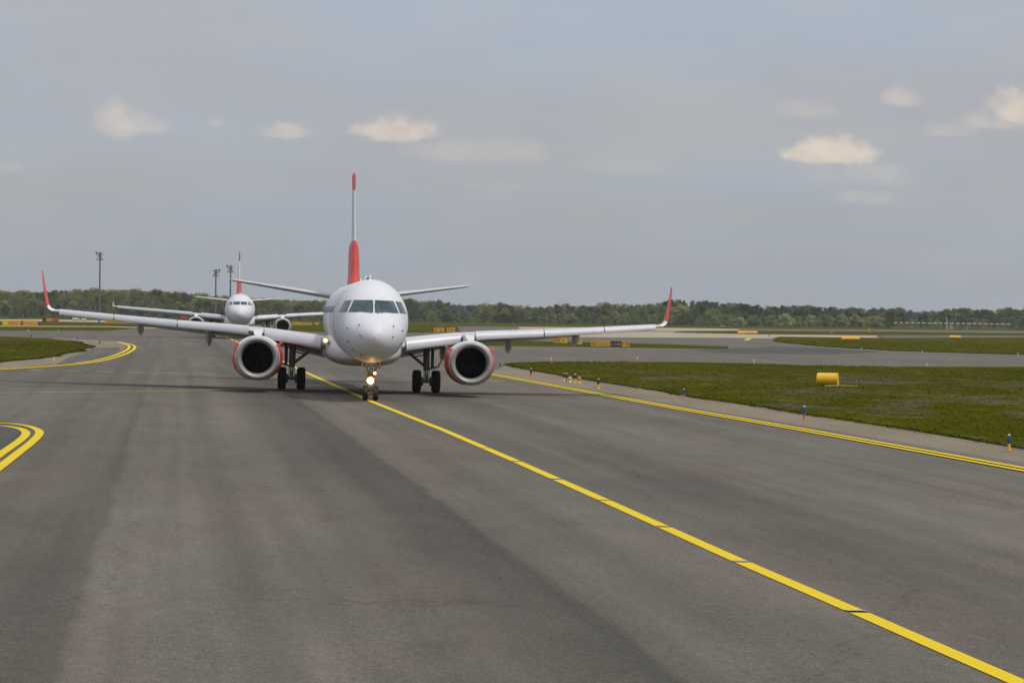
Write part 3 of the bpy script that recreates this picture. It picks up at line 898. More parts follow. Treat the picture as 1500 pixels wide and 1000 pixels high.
        for (x, hh) in W['fairings']:
            a, z, c, t, inc = wst(x); te = a + c
            mb = MB(); loops = []
            ln = 0.45 * c + 0.9; f_s = te - 0.42 * c
            for i in range(11):
                u = i / 10; wv = 0.15 * (math.sin(math.pi * min(1, u * .92 + .06)) ** .6) + .012
                droop = z - 0.03 * c - hh * (u ** 1.5) * 1.0
                hv = (0.05 + hh * .46 * (math.sin(math.pi * min(1.0, u * .9 + .1)) ** .7))
                zc_ = droop + 0.02 - hv * 0.35
                loops.append([Vector((sg * (x + wv * math.cos(q)), f_s + ln * u, zc_ + hv * (math.sin(q) if math.sin(q) > 0 else 1.15 * math.sin(q) * (1 - .25 * abs(math.cos(q)))))) for q in [2 * math.pi * j / 14 for j in range(14)]])
            mb.loft(loops); mb.build('flap_fairing', M['wing'], wg, True, 45)
        # winglet
        if W['winglet']:
            wl = W['winglet']; a, z, c, t, inc = wst(W['tip'])
            def wlsec(fr, out, up, back, ch, cant):
                pr = []
                for aa, bb in AF:
                    k_ = 0.9
                    n_x, n_z = -math.sin(cant), math.cos(cant)
                    off = bb * k_ * ch
                    pr.append(Vector((sg * (W['tip'] + out + n_x * off), a + back + aa * ch, z + up + n_z * off)))
                return pr
            rows1 = [wlsec(0, 0, 0, 0, c, R(4)), wlsec(0, .12, .02, .06, c * .97, R(15)), wlsec(0, .24, .09, .16, c * .93, R(38)), wlsec(0, .32, .22, .27, c * .88, R(58)), wlsec(0, .37, .36, .37, c * .84, R(70))]
            mb = MB(); mb.loft(rows1[:4]); wl0 = mb.build('winglet', M['offwhite'], wg, True, 40)
            kx = W['winglet']
            mb = MB(); mb.loft([rows1[3], rows1[4], wlsec(0, .46, .75, .66, c * .68, R(76)), wlsec(0, .56, 1.2, .98, c * .52, R(78)), wlsec(0, .655, 1.72, 1.34, c * .34, R(79)), wlsec(0, .67, 1.80, 1.44, c * .24, R(80))])
            mb.build('winglet', M['red'], wg, True, 40)
        else:
            a, z, c, t, inc = wst(W['tip']); mb = MB()
            mb.loft([[Vector((sg * (W['tip'] + dx), a + y_, z + zz)) for (y_, zz) in ((0.3, -.0), (1.4, .55), (1.65, .55), (c, 0), (1.5, -.45), (1.3, -.45))] for dx in (-.03, .03)])
            mb.build('wingtip_fence', M['offwhite'], wg)
        # --- engine
        E = P_['engine']; ex, ez, es = sg * E['x'], E['z'], E['s']; k_ = E['k']
        outer = [(0.10, .745), (.035, .79), (0.0, .835), (.02, .875), (.09, .905), (.25, .93), (.6, .95), (1.1, .955), (1.8, .92), (2.5, .83), (3.0, .74), (3.02, .70), (2.6, .70)]
        ss_ = E['flat']
        def nac(prof, name, mat, par, sx=1.0, n=44):
            mb = MB(); mb.lathe([(a * k_, r_ * k_) for a, r_ in prof], (ex, es, ez), 'Y', n, 0, sx); return mb.build(name, mat, par, True, 50)
        def wid(a): return 1.02 + 0.10 * sstep(.25, .9, a) * E['flat']
        def nacw(prof, name, mat, par, n=44):
            mb = MB(); mb.loft([[Vector((ex + math.cos(2 * math.pi * j / n) * r_ * k_ * wid(a), es + a * k_, ez + math.sin(2 * math.pi * j / n) * r_ * k_)) for j in range(n)] for a, r_ in prof], caps=False)
            return mb.build(name, mat, par, True, 50)
        eng = nacw([(.10, .902), (.16, .918), (.25, .933), (.6, .957), (1.1, .965), (1.8, .93), (2.5, .83), (3.0, .74), (3.02, .70), (2.6, .69)], 'engine', M['nacelle'], root)
        # coloured cheeks on the cowling, either side, below the shoulder line
        for s2 in (1, -1):
            mb = MB(); loops = []
            for a, r_ in [(.27, .932), (.6, .959), (1.1, .967), (1.8, .932), (2.45, .84)]:
                lp = []
                for j in range(17):
                    th = R(38) - R(112) * j / 16
                    rr_ = (r_ * k_ + 0.012)
                    lp.append(Vector((ex + s2 * math.cos(th) * rr_ * wid(a), es + a * k_, ez + math.sin(th) * rr_)))
                loops.append(lp)
            mb.loft(loops, caps=False, closed=False); mb.build('cowl_band', M[E['cheek']], eng, True, 60)
            # strake
            mb = MB(); th = R(36); bx = ex + s2 * math.cos(th) * .955 * k_ * 1.10; bz = ez + math.sin(th) * .955 * k_
            dx, dz = s2 * math.cos(th), math.sin(th)
            if E['strake']:
                mb.loft([[Vector((bx + dx * h_ * E['strake'] + dz * w2 * s2 * -1, es + y_, bz + dz * h_ * E['strake'] + abs(dx) * w2)) for (h_, y_) in ((-.06, .5), (.19, .85), (.24, 1.2), (-.06, 1.4))] for w2 in (-.035, .035)])
                mb.build('strake', M['red'], eng)
        nac([(.42, .655), (.25, .66), (.12, .69), (.05, .72), (.01, .765), (0.0, .81), (.015, .855), (.055, .885), (.105, .902)], 'inlet_lip', M['lip'], eng, 1.01)
        nac([(.40, .655), (1.15, .68), (1.2, .68), (1.2, .0)], 'inlet_duct', M['duct'], eng)
        mb = MB(); nb = 24
        for i in range(nb):
            th = 2 * math.pi * i / nb
            def q(r_, dth, y_): return Vector((ex + math.cos(th + dth) * r_ * k_, es + y_ * k_, ez + math.sin(th + dth) * r_ * k_))
            mb.add([q(.18, -.05, 1.0), q(.18, .12, 1.12), q(.66, .16, 1.12), q(.66, -.05, .98)], [(0, 1, 2, 3)])
        mb.build('fan', M['blade'], eng, fix=False)
        nac([(.72, .005), (.78, .07), (.9, .135), (1.05, .185), (1.1, .19)], 'spinner', M['blade'], eng, n=24)
        nac([(2.2, .60), (3.0, .55), (3.7, .36), (3.75, .32), (3.3, .25)], 'core_exhaust', M['gear'], eng, n=28)
        nac([(3.2, .26), (3.8, .2), (4.2, .02)], 'exhaust_cone', M['gear'], eng, n=20)
        # pylon
        a, z, c, t, inc = wst(abs(E['x']))
        mb = MB(); zt = ez + .80 * k_
        pw = E['pw'] / 2
        def pl(y_, z0, z1, w_): return [Vector((ex - w_ * .9, y_, z0)), Vector((ex + w_ * .9, y_, z0)), Vector((ex + w_, y_, z1)), Vector((ex - w_, y_, z1))]
        ztop = z + 0.09
        mb.loft([pl(es + .75 * k_, zt, ez + .98 * k_, pw * .7), pl(es + 1.2 * k_, zt, (ztop + ez + .98 * k_) / 2 + .02, pw), pl(es + 1.9 * k_, zt, ztop, pw), pl(a + .1, zt - .1, ztop - .04, pw), pl(a + c * .35, zt + .1, z - .02, pw), pl(a + c * .75, z - .22, z - .08, pw * .4)])
        mb.build('pylon', M['white'], eng, True, 30)
    # wing-root lamp(s)
    for (x, s, z, r_) in P_['rootlamps']:
        mb = MB(); mb.lathe([(-.02, .01), (-.01, r_ * .7), (.03, r_), (.06, r_)], (x, s, z), 'Y', 16, close=True); mb.build('landing_light', M['lamp3'], fair, True)
        mb = MB(); mb.lathe([(.0, r_), (-.015, r_ * 1.12), (.02, r_ * 1.35), (.35, r_ * 1.4)], (x, s, z), 'Y', 18); mb.build('lamp_bezel', M['frame'], fair, True)
    # --- fin in three colours: stacked pieces of one blade
    Fn = P_['fin']
    def fst(z): return interp(Fn['tab'], z)     # sLE, chord, thickness(m)
    def fsec(z):
        a, c, tm = fst(z)
        prof = [(0, 0), (.01, .28), (.04, .55), (.10, .82), (.22, 1.0), (.4, 1.0), (.65, .72), (.85, .36), (1.0, .06)]
        lp = [Vector((tm / 2 * b_, a + c * u, z)) for u, b_ in prof] + [Vector((-tm / 2 * b_, a + c * u, z)) for u, b_ in prof[:0:-1]]
        return lp
    fin = None
    for i, (z0, z1, mat) in enumerate(Fn['bands']):
        n = max(2, int((z1 - z0) / .15)); mb = MB(); mb.loft([fsec(z0 + (z1 - z0) * j / n) for j in range(n + 1)])
        if fin is None: fin = mb.build('tail_fin', M[mat], root, True, 35)
        else: mb.build('fin_band', M[mat], fin, True, 35)
    # --- tailplanes
    T = P_['tail']
    for sg in (1, -1):
        mb = MB(); loops = []
        for i in range(13):
            u = i / 12; x = T['x0'] + (T['x1'] - T['x0']) * u
            a = T['s0'] + (T['s1'] - T['s0']) * u; z = T['z0'] + (T['z1'] - T['z0']) * u; c = T['c0'] + (T['c1'] - T['c0']) * u
            if i == 12: a += .15; c -= .3
            loops.append([Vector((sg * p.x, p.y, p.z)) for p in wing_sec(x, a, z, c, T['t'], R(T.get('inc', 0)))])
        mb.loft(loops); mb.build('tailplane', M['wing'], root, True, 30)
    # --- nose gear
    G = P_['ngear']; gs, gr, gw, gx, gt = G['s'], G['r'], G['w'], G['x'], G['top']
    mb = MB()
    mb.tube((0, gs, gr), (0, gs, gr + .42 * G['k']), .045, n=12, mi=1); mb.tube((0, gs, gr + .38 * G['k']), (0, gs, gt + .3), .075 * G['k'], n=14)
    mb.tube((-gx - .02, gs, gr), (gx + .02, gs, gr), .04, n=10)
    mb.tube((0, gs, gr + .62 * G['k']), (0, gs + 1.1, gt + .2), .035, n=8)
    for sg in (1, -1):
        mb.tube((sg * .06, gs - .02, gr + .55 * G['k']), (sg * .30, gs - .15, gt + .15), .030, n=8)
        mb.tube((sg * .05, gs + .05, gr + .72 * G['k']), (sg * .22, gs + .1, gt + .12), .02, n=6)
        mb.tube((sg * .05, gs - .08, gr + .1), (0.03 * sg, gs - .28, gr + .30), .018, n=6); mb.tube((0.03 * sg, gs - .28, gr + .30), (sg * .05, gs - .08, gr + .50), .018, n=6)
    mb.lathe([(-.07, .11), (.07, .11)], (0, gs, gr + .55 * G['k']), 'Z', 14, close=True)
    mb.box((0, gs - .02, gt - .05), (.44, .16, .10))
    ng = mb.build('nose_gear', [M['gear'], M['steel']], root, True, 40)
    for sg in (1, -1): wheel(ng, sg * gx, gs, gr, gr, gw)
    for sg in (1, -1):
        mb = MB(); z0_, z1_ = gt - .34 * G['k'], gt + .10
        mb.loft([[Vector((sg * (.36 * G['k'] + dx) + 0, gs - .55, z1_)), Vector((sg * (.36 * G['k'] + dx), gs + .75, z1_)), Vector((sg * (.40 * G['k'] + dx), gs + .6, z0_)), Vector((sg * (.40 * G['k'] + dx), gs - .35, z0_))] for dx in (0, .03)])
        mb.build('gear_door', M['frame'], ng)
    for sg in (1, -1):
        mb = MB(); z1_ = gt + .10
        for q_ in ((.33, .0), (.43, .1)):
            mb.tube((sg * q_[0] * G['k'], gs - .6, z1_), (sg * q_[0] * G['k'] * .98, gs - .62, gt - .24 * G['k']), .012, n=5)
        mb.build('door_hinge', M['dark'], ng)
    for (x, z, r_, mt) in P_['lamps']:
        mb = MB(); mb.lathe([(-.03, .005), (-.025, r_ * .6), (.0, r_)], (x, gs - .30, z), 'Y', 20, close=True); lo_ = mb.build('taxi_light', M[mt], ng, True)
        if mt == 'lamp':
            mb = MB(); mb.lathe([(.0, r_ * 1.02), (-.012, r_ * 1.35), (.0, r_ * 1.55), (.03, r_ * 1.6)], (x, gs - .30, z), 'Y', 24); mb.build('halo_ring', M['halo_amber'], lo_, True)  # added glowing ring, imitates the lamp's amber halo
            ld = bpy.data.lights.new('taxi_lamp', 'POINT'); ld.energy = 20; ld.color = (1.0, .58, .22); ld.shadow_soft_size = .08
            lo2 = bpy.data.objects.new('taxi_lamp', ld); COL.objects.link(lo2); lo2.parent = lo_; lo2.location = (x, gs - .45, z)
        mb = MB(); mb.lathe([(.002, r_ * 1.0), (-.005, r_ * 1.12), (.03, r_ * 1.15), (.12, r_ * .7), (.14, .02)], (x, gs - .30, z), 'Y', 20); mb.tube((x, gs - .2, z), (0, gs, z), .02, n=6); mb.build('lamp_housing', M['gear'], ng, True)
    # --- main gear
    G = P_['mgear']; gs, gr, gw, gx, gt = G['s'], G['r'], G['w'], G['x'], G['top']
    for sg in (1, -1):
        X = sg * G['X']; mb = MB()
        mb.tube((X, gs, gr), (X, gs, gr + .55), .085, n=14, mi=1); mb.tube((X, gs, gr + .48), (X - sg * .04, gs, gt), .145 * G['k'], n=16)
        mb.tube((X - gx, gs, gr), (X + gx, gs, gr), .075, n=12)
        mb.tube((X, gs, gr + .62 * G['k']), (X - sg * 1.12 * G['k'], gs + .1, gt - .26), .065, n=10); mb.tube((X - sg * 1.08 * G['k'], gs + .1, gt - .30), (X - sg * 1.10 * G['k'], gs + .15, gt + .15), .05, n=8)          # side brace
        mb.tube((X - sg * .62 * G['k'], gs + .05, gr + 1.08 * G['k']), (X - sg * .05, gs, gr + 1.20 * G['k']), .03, n=8)
        mb.tube((X + sg * .26 * G['k'], gs + .1, gr + .55 * G['k']), (X + sg * .26 * G['k'], gs + .1, gt), .075 * G['k'], n=10)
        mb.tube((X, gs + .05, gr + .52 * G['k']), (X + sg * .52 * G['k'], gs + .15, gr + .66 * G['k']), .04, n=8)
        for s3 in (1, -1):
            mb.tube((X + s3 * .06, gs + .12, gr + .08), (X, gs + .40, gr + .33), .03, n=8); mb.tube((X, gs + .40, gr + .33), (X + s3 * .06, gs + .14, gr + .62), .03, n=8)
            mb.lathe([(-.05, .20), (.05, .20)], (X + s3 * (gx - gw * .62), gs, gr), 'X', 14, close=True)
            mb.tube((X + s3 * .12, gs - .10, gr + .02), (X + s3 * .10, gs - .12, gt), .013, n=6)
        mb.tube((X, gs - .13, gr - .10), (X, gs - .15, gr + .35), .018, n=6)
        mg = mb.build('main_gear', [M['gear'], M['steel']], root, True, 40)
        for s3 in (1, -1): wheel(mg, X + s3 * gx, gs, gr, gr, gw)
        mb = MB()
        for dz_ in (0,):
            mb.loft([[Vector((X + sg * (.42 + .05 + dx) * G['k'], gs - .45, gr + .62)), Vector((X + sg * (.70 + dx) * G['k'], gs - .35, gr + 1.10)), Vector((X + sg * (.74 + dx) * G['k'], gs + .45, gr + 1.10)), Vector((X + sg * (.46 + dx) * G['k'], gs + .45, gr + .62))] for dx in (0, .04)])
        mb.build('gear_door', M['gear'], mg)
    return root

def parms_regional():
    B = [(0, 0.004, 2.56, 2.54, 2.55), (.05, .20, 2.74, 2.36, 2.55), (.15, .36, 2.88, 2.21, 2.54), (.4, .60, 3.07, 1.98, 2.53), (.8, .85, 3.26, 1.79, 2.56), (1.3, 1.06, 3.43, 1.66, 2.62), (1.6, 1.145, 3.52, 1.61, 2.67),
         (2.0, 1.235, 3.83, 1.57, 2.76), (2.4, 1.305, 4.14, 1.55, 2.86), (3.0, 1.385, 4.46, 1.52, 2.97), (3.8, 1.455, 4.70, 1.50, 3.08), (4.8, 1.495, 4.83, 1.50, 3.16), (6.0, 1.505, 4.86, 1.50, 3.20),
         (26.5, 1.505, 4.86, 1.50, 3.20), (28.5, 1.48, 4.86, 1.72, 3.25), (31, 1.32, 4.84, 2.32, 3.50), (33.5, 1.02, 4.80, 3.02, 3.80), (36, .62, 4.74, 3.66, 4.12), (38, .25, 4.66, 4.18, 4.40), (38.65, .08, 4.60, 4.35, 4.46)]
    FA = [(10.8, .30, 1.75, 1.50, 1.62), (11.6, 1.0, 2.1, 1.34, 1.75), (12.6, 1.52, 2.45, 1.22, 1.95), (14.0, 1.74, 2.6, 1.18, 2.05), (19.0, 1.76, 2.6, 1.18, 2.05), (21.0, 1.55, 2.45, 1.25, 1.95), (23.0, 1.0, 2.0, 1.42, 1.75), (24.2, .3, 1.7, 1.52, 1.6)]
    front = [(0.045, 3.99), (0.775, 3.975), (0.985, 3.515), (0.045, 3.50)]
    side = [(0.875, 3.965), (1.115, 3.94), (1.345, 3.50), (1.065, 3.515)]
    # sensors measured on the nose, in photo pixels relative to the axis at px 545
    pr = []
    for u, v in ((393, 418), (317, 440), (400, 488), (325, 528), (353, 582), (410, 615), (625, 423), (693, 448), (620, 492), (685, 538), (655, 590), (300, 500), (700, 500)):
        px, py = 440 + u / 4.76, 390 + v / 4.76
        x = (px - 544.5) / 37.1; z = 3.43 - (py - 461.5) / 37.1
        pr.append((x, z, 1 if u < 500 else -1))
    pr = pr[:11]
    wt = [(0.9, 12.7, 2.02, 6.1, .12, 2.2), (1.5, 13.0, 2.07, 5.8, .12, 2.2), (3.0, 13.75, 2.32, 4.85, .11, 2.4), (4.6, 14.55, 2.57, 3.95, .10, 2.4), (8.0, 16.25, 2.75, 3.0, .105, 1.6), (11.0, 17.75, 3.00, 2.15, .10, 1.2), (13.7, 19.1, 3.23, 1.42, .10, 1.0)]
    return dict(body=B, length=38.65, nose_k=1.0, panes=[front, side], probes=pr, wipers=True, seams=[],
        win=(7.2, 31.0, 3.62, 0.80), doors=[(5.0, 2.55, 4.35, .75), (31.2, 2.75, 4.35, .7)], antennas=[(7.0, .22), (12.0, .25), (19.0, .2)], beacon=9.8, fairing=FA,
        wing=dict(tab=wt, tip=13.7, slats=[(1.85, 4.27), (4.97, 8.08), (8.14, 10.93), (10.99, 13.45)], slat_h=[(1.8, .56, 2.49), (4.27, .46, 2.76), (4.97, .38, 2.82), (8.1, .33, 2.98), (13.5, .26, 3.33)],
                  flaps=[(1.45, 4.5), (4.6, 10.0)], flap_deg=9, fairings=[(3.75, .75), (6.75, .62), (9.85, .48)], winglet=True),
        engine=dict(x=4.55, z=1.46, s=11.2, k=1.0, flat=1, cheek='red', strake=1.0, pw=.38),
        rootlamps=[(-1.66, 12.55, 2.27, .10)],
        fin=dict(tab=[(4.4, 27.0, 7.2, .66), (4.85, 27.6, 6.6, .62), (5.4, 28.5, 5.8, .54), (6.2, 29.3, 5.3, .50), (6.75, 29.8, 4.9, .44), (6.98, 30.0, 4.75, .26), (7.1, 30.1, 4.65, .19), (9.5, 32.3, 3.3, .15), (10.3, 33.05, 2.8, .19), (10.47, 33.35, 2.4, .10)],
                 bands=[(4.4, 7.02, 'red'), (7.02, 9.58, 'white'), (9.58, 10.47, 'red')]),
        tail=dict(x0=.5, x1=6.04, s0=31.6, s1=35.4, z0=4.22, z1=5.02, c0=3.4, c1=1.5, t=.09, inc=1.5),
        ngear=dict(s=3.5, r=.295, w=.21, x=.205, top=1.52, k=.9), lamps=[(-.02, .80, .095, 'lamp'), (.145, 1.10, .062, 'lamp2')],
        mgear=dict(s=18.15, r=.50, w=.385, X=3.02, x=.43, top=2.25, k=1.0))
def parms_narrow():
    k = 1.975 / 1.505
    B = [(0, 0.004, 3.22, 3.20, 3.21), (.06, .28, 3.48, 2.94, 3.21), (.2, .52, 3.70, 2.70, 3.2), (.5, .85, 3.98, 2.42, 3.2), (1.0, 1.18, 4.26, 2.14, 3.24), (1.45, 1.38, 4.42, 2.02, 3.3), (1.9, 1.53, 4.72, 1.92, 3.4), (2.3, 1.62, 4.98, 1.86, 3.5),
         (3.0, 1.75, 5.36, 1.80, 3.62), (4.0, 1.87, 5.68, 1.75, 3.72), (5.2, 1.95, 5.86, 1.73, 3.78), (6.5, 1.975, 5.90, 1.73, 3.82),
         (25.0, 1.975, 5.90, 1.73, 3.82), (28, 1.9, 5.9, 2.05, 3.95), (31, 1.6, 5.85, 2.9, 4.3), (34, 1.1, 5.75, 3.85, 4.75), (36.5, .5, 5.55, 4.6, 5.05), (37.57, .15, 5.35, 4.95, 5.15)]
    FA = [(9.5, .5, 2.1, 1.70, 1.9), (10.6, 1.5, 2.7, 1.50, 2.1), (12.0, 2.05, 3.1, 1.38, 2.3), (18.0, 2.1, 3.1, 1.38, 2.3), (21.0, 1.6, 2.6, 1.5, 2.1), (23.0, .5, 2.1, 1.7, 1.9)]
    front = [(.06, 4.88), (.86, 4.86), (.90, 4.46), (.06, 4.44)]
    mid = [(1.0, 4.86), (1.18, 4.85), (1.36, 4.42), (1.08, 4.44)]
    side = [(1.28, 4.84), (1.40, 4.80), (1.60, 4.44), (1.46, 4.42)]
    wt = [(1.2, 11.3, 2.50, 7.4, .12, 2), (2.0, 11.8, 2.58, 6.6, .12, 2), (6.4, 14.2, 3.10, 3.9, .11, 1.5), (17.05, 20.0, 3.96, 1.5, .11, 1)]
    return dict(body=B, length=37.57, nose_k=1.2, panes=[front, mid, side], probes=[(-1.2, 3.3, 1), (1.2, 3.3, -1), (-1.3, 2.9, 1), (1.3, 2.9, -1)], wipers=False, seams=[],
        win=(7.5, 31.0, 4.2, .85), doors=[(5.6, 2.9, 4.8, .8), (31.2, 3.1, 4.8, .8)], antennas=[(7.0, .25), (14, .25)], beacon=11, fairing=FA,
        wing=dict(tab=wt, tip=17.05, slats=[(2.4, 5.1), (6.3, 16.4)], slat_h=[(2, .60, 3.10), (6, .46, 3.40), (16.5, .32, 4.06)], flaps=[(2.2, 6.2), (6.5, 12.5)], flap_deg=12, fairings=[(4.5, .8), (8.2, .7), (11.5, .6)], winglet=False),
        engine=dict(x=5.75, z=1.72, s=11.4, k=1.17, flat=.2, cheek='nacelle', strake=0, pw=.5), rootlamps=[],
        fin=dict(tab=[(5.6, 27.0, 7.6, .75), (6.2, 28.0, 6.8, .68), (7.4, 29.5, 5.7, .62), (7.9, 30.0, 5.3, .50), (8.05, 30.1, 5.2, .30), (10.8, 32.6, 3.6, .24), (11.7, 33.4, 3.0, .24), (11.95, 33.8, 2.4, .14)],
                 bands=[(5.6, 8.0, 'red'), (8.0, 10.65, 'white'), (10.65, 11.95, 'red')]),
        tail=dict(x0=.6, x1=6.22, s0=31.0, s1=34.6, z0=5.0, z1=5.55, c0=3.8, c1=1.6, t=.10),
        ngear=dict(s=5.07, r=.38, w=.22, x=.25, top=1.85, k=1.1), lamps=[],
        mgear=dict(s=17.71, r=.57, w=.42, X=3.8, x=.46, top=2.5, k=1.15))

def place(root, x0, y0, yaw, bank, dz):
    # yaw turns the tail away to the left; bank rolls the machine to follow the crossfall
    root.matrix_world = Matrix.Translation((x0, y0, dz)) @ Matrix.Rotation(yaw, 4, 'Z') @ Matrix.Rotation(bank, 4, 'Y')

near = airliner(parms_regional())
yaw1 = math.atan(2.7 / 32.6)
nx0 = -5.35; ny0 = 116.0
mx = nx0 - 18.15 * math.sin(yaw1); my = ny0 + 18.15 * math.cos(yaw1)
zl, zr_ = H(mx - 2.97, my), H(mx + 2.97, my)
bank1 = math.atan2(zl - zr_, 5.94)
# height so that the mains stand on the pavement
zc0 = (zl + zr_) / 2
place(near, nx0, ny0, yaw1, bank1, zc0 - 0.020)
tag(near, 'nearest white airliner with red winglets and engine cheeks, nose light lit', 'airplane', 'airliners taxiing in line')
far = airliner(parms_narrow())
fx0, fy0 = -35.25, 387.0
place(far, fx0, fy0, R(5.6), R(0.45), -0.020)
tag(far, 'smaller, farther white airliner following behind the near one on the left', 'airplane', 'airliners taxiing in line')
print('planes done')

# ================================================================== woodland
BASE_PX = lambda px: 466.4 + px * 0.0112           # row where the wood meets the ground
def leafmat(name, col, var=0.15):
    m, t, b = principled(name)
    oi = t.node('ShaderNodeObjectInfo'); geo = t.node('ShaderNodeNewGeometry')
    n1 = t.noise(geo.outputs['Position'], 0.45, 4, 0.6)
    k1 = t.math('MULTIPLY', t.smooth(n1, 0.3, 0.7, 1 - var, 1 + var), t.math('MULTIPLY_ADD', oi.outputs['Random'], 0.30, 0.85))
    vm = t.node('ShaderNodeVectorMath', operation='SCALE'); vm.inputs[0].default_value = col; t.l.new(k1, vm.inputs[3])
    t.l.new(vm.outputs[0], b.inputs['Base Color']); b.inputs['Roughness'].default_value = 0.9
    b.inputs['Specular IOR Level'].default_value = 0.1
    b.inputs['Transmission Weight'].default_value = 0.0
    return m
LEAF = {'olive': leafmat('leaves_olive', (0.150, 0.158, 0.026)), 'green': leafmat('leaves_green', (0.080, 0.125, 0.022)),
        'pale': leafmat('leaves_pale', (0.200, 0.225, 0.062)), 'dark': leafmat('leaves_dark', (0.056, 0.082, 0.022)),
        'brown': leafmat('twigs_brown', (0.140, 0.120, 0.045)), 'mauve': leafmat('twigs_mauve_grey', (0.105, 0.092, 0.070))}
def crown_mesh(seed, hgt, wid_, low, n, size, shape):
    r = random.Random(seed); V = []; Fc = []
    # clumps through the crown
    clumps = []
    for _ in range(shape[0]):
        u = r.random(); z = low + (hgt - low) * (0.12 + 0.84 * u)
        prof = math.sin(math.pi * min(1, max(0.05, (u * shape[1] + shape[2])))) ** 0.6
        a = r.uniform(0, 2 * math.pi); rad = wid_ / 2 * prof * math.sqrt(r.random())
        clumps.append((rad * math.cos(a), rad * math.sin(a), z, r.uniform(.10, .2) * wid_))
    for _ in range(n):
        cx, cy, cz, cr = clumps[int(r.random() * len(clumps))]
        d = Vector((r.gauss(0, 1), r.gauss(0, 1), r.gauss(0, 1))).normalized() * cr * (r.random() ** .4)
        p = Vector((cx, cy, cz)) + Vector((d.x, d.y, d.z * .8))
        if p.z < 0.2: p.z = r.uniform(.2, .8)
        a = Vector((r.gauss(0, 1), r.gauss(0, 1), r.gauss(0, 1))).normalized(); b_ = a.orthogonal().normalized()
        s = size * r.uniform(.6, 1.3); o = len(V)
        V += [p + a * s, p - a * s * .5 + b_ * s * .7, p - a * s * .5 - b_ * s * .7]; Fc.append((o, o + 1, o + 2))
    me = bpy.data.meshes.new('crown'); me.from_pydata([tuple(v) for v in V], [], Fc); return me
def trunk_mesh(seed, hgt, wid_, limbs=9):
    r = random.Random(seed); mb = MB()
    top = hgt * .72; bend = Vector((r.uniform(-.3, .3), r.uniform(-.3, .3), 0))
    mb.tube((0, 0, -.2), Vector((0, 0, top * .5)) + bend, hgt * .022, hgt * .015, 7, caps=False)
    mb.tube(Vector((0, 0, top * .5)) + bend, (bend.x * .5, bend.y, top), hgt * .015, hgt * .006, 6, caps=False)
    for i in range(limbs):
        a = r.uniform(0, 2 * math.pi); z0 = hgt * r.uniform(.22, .62); l = wid_ * r.uniform(.25, .45)
        p1 = Vector((math.cos(a) * l, math.sin(a) * l, z0 + l * r.uniform(.7, 1.3)))
        mb.tube((bend.x * .6, bend.y * .6, z0), p1, hgt * .008, hgt * .002, 5, caps=False)
        for _ in range(2):
            q = Vector((0, 0, z0)).lerp(p1, r.uniform(.5, .9)); mb.tube(q, q + Vector((r.uniform(-1, 1), r.uniform(-1, 1), r.uniform(.8, 1.8))) * l * .35, hgt * .004, hgt * .001, 4, caps=False)
    o = mb.build('trunk', M['bark'], None, True, 60)
    me = o.data; bpy.data.objects.remove(o); return me
KIND = {   # colour, height, width, low, leaves, size, shape, description
    'olive': [('olive', 12.5, 8.5, 1.6, 4200, .30, (60, .75, .2))] , 'green': [('green', 12.0, 9.0, 1.2, 4600, .30, (60, .75, .2))],
    'dark': [('dark', 11.5, 8.0, 1.0, 4600, .30, (55, .75, .2))], 'brown': [('brown', 12.0, 8.0, 2.5, 1900, .24, (60, .75, .2))],
    'mauve': [('mauve', 10.0, 8.5, 1.6, 3600, .25, (60, .75, .2))], 'pale': [('pale', 6.5, 7.0, .3, 3600, .27, (40, .6, .38))],
    'bush': [('olive', 4.5, 7.0, .2, 3000, .26, (34, .6, .38))], 'poplar': [('green', 13.0, 4.6, 1.4, 2800, .28, (46, .7, .25))]}
PROTO = {}
for kk, (spec,) in KIND.items():
    PROTO[kk] = []
    for v in range(3):
        lf, hh, ww, lo_, n, sz, shp = spec
        f_ = 1 + .1 * (v - 1)
        me = crown_mesh(hash((kk == 'x')) + 17 * v + len(kk) * 31 + ord(kk[0]), hh * f_, ww * (1.08 - .08 * v), lo_, n, sz, shp); me.materials.append(LEAF[lf])
        PROTO[kk].append((me, trunk_mesh(5 * v + len(kk), hh * f_, ww), hh * f_, ww))
ADJ = {'olive': 'olive-green leafy tree', 'green': 'fresh green leafy tree', 'dark': 'dark green dense tree', 'brown': 'brown half-bare tree', 'mauve': 'purplish grey bare-twigged tree',
       'pale': 'low pale yellow-green willow bush', 'bush': 'low olive bush', 'poplar': 'narrow upright green tree'}
def zone(px):
    for lim, tx in ((40, 'left of the near red winglet'), (100, 'behind the left red winglet tip'), (165, 'behind the leftmost floodlight mast'), (230, 'above the far left wing'), (310, 'left of the farther airliner'),
                    (360, 'behind the farther airliner'), (420, 'right of the farther airliner'), (480, 'behind the near left tailplane'), (620, 'right behind the near fuselage'),
                    (690, 'above the right engine'), (760, 'behind the inner right wing'), (840, 'behind the middle of the right wing'), (920, 'behind the outer right wing'), (985, 'left of the right red winglet'),
                    (1050, 'just right of the right red winglet'), (1110, 'behind the divided yellow cylinder'), (1180, 'beyond the grey runway end'), (1250, 'above the small red marker'),
                    (1320, 'left of the antenna array'), (1380, 'behind the left antenna half'), (1440, 'behind the thin white mast'), (2000, 'behind the right antenna end')):
        if px < lim: return tx
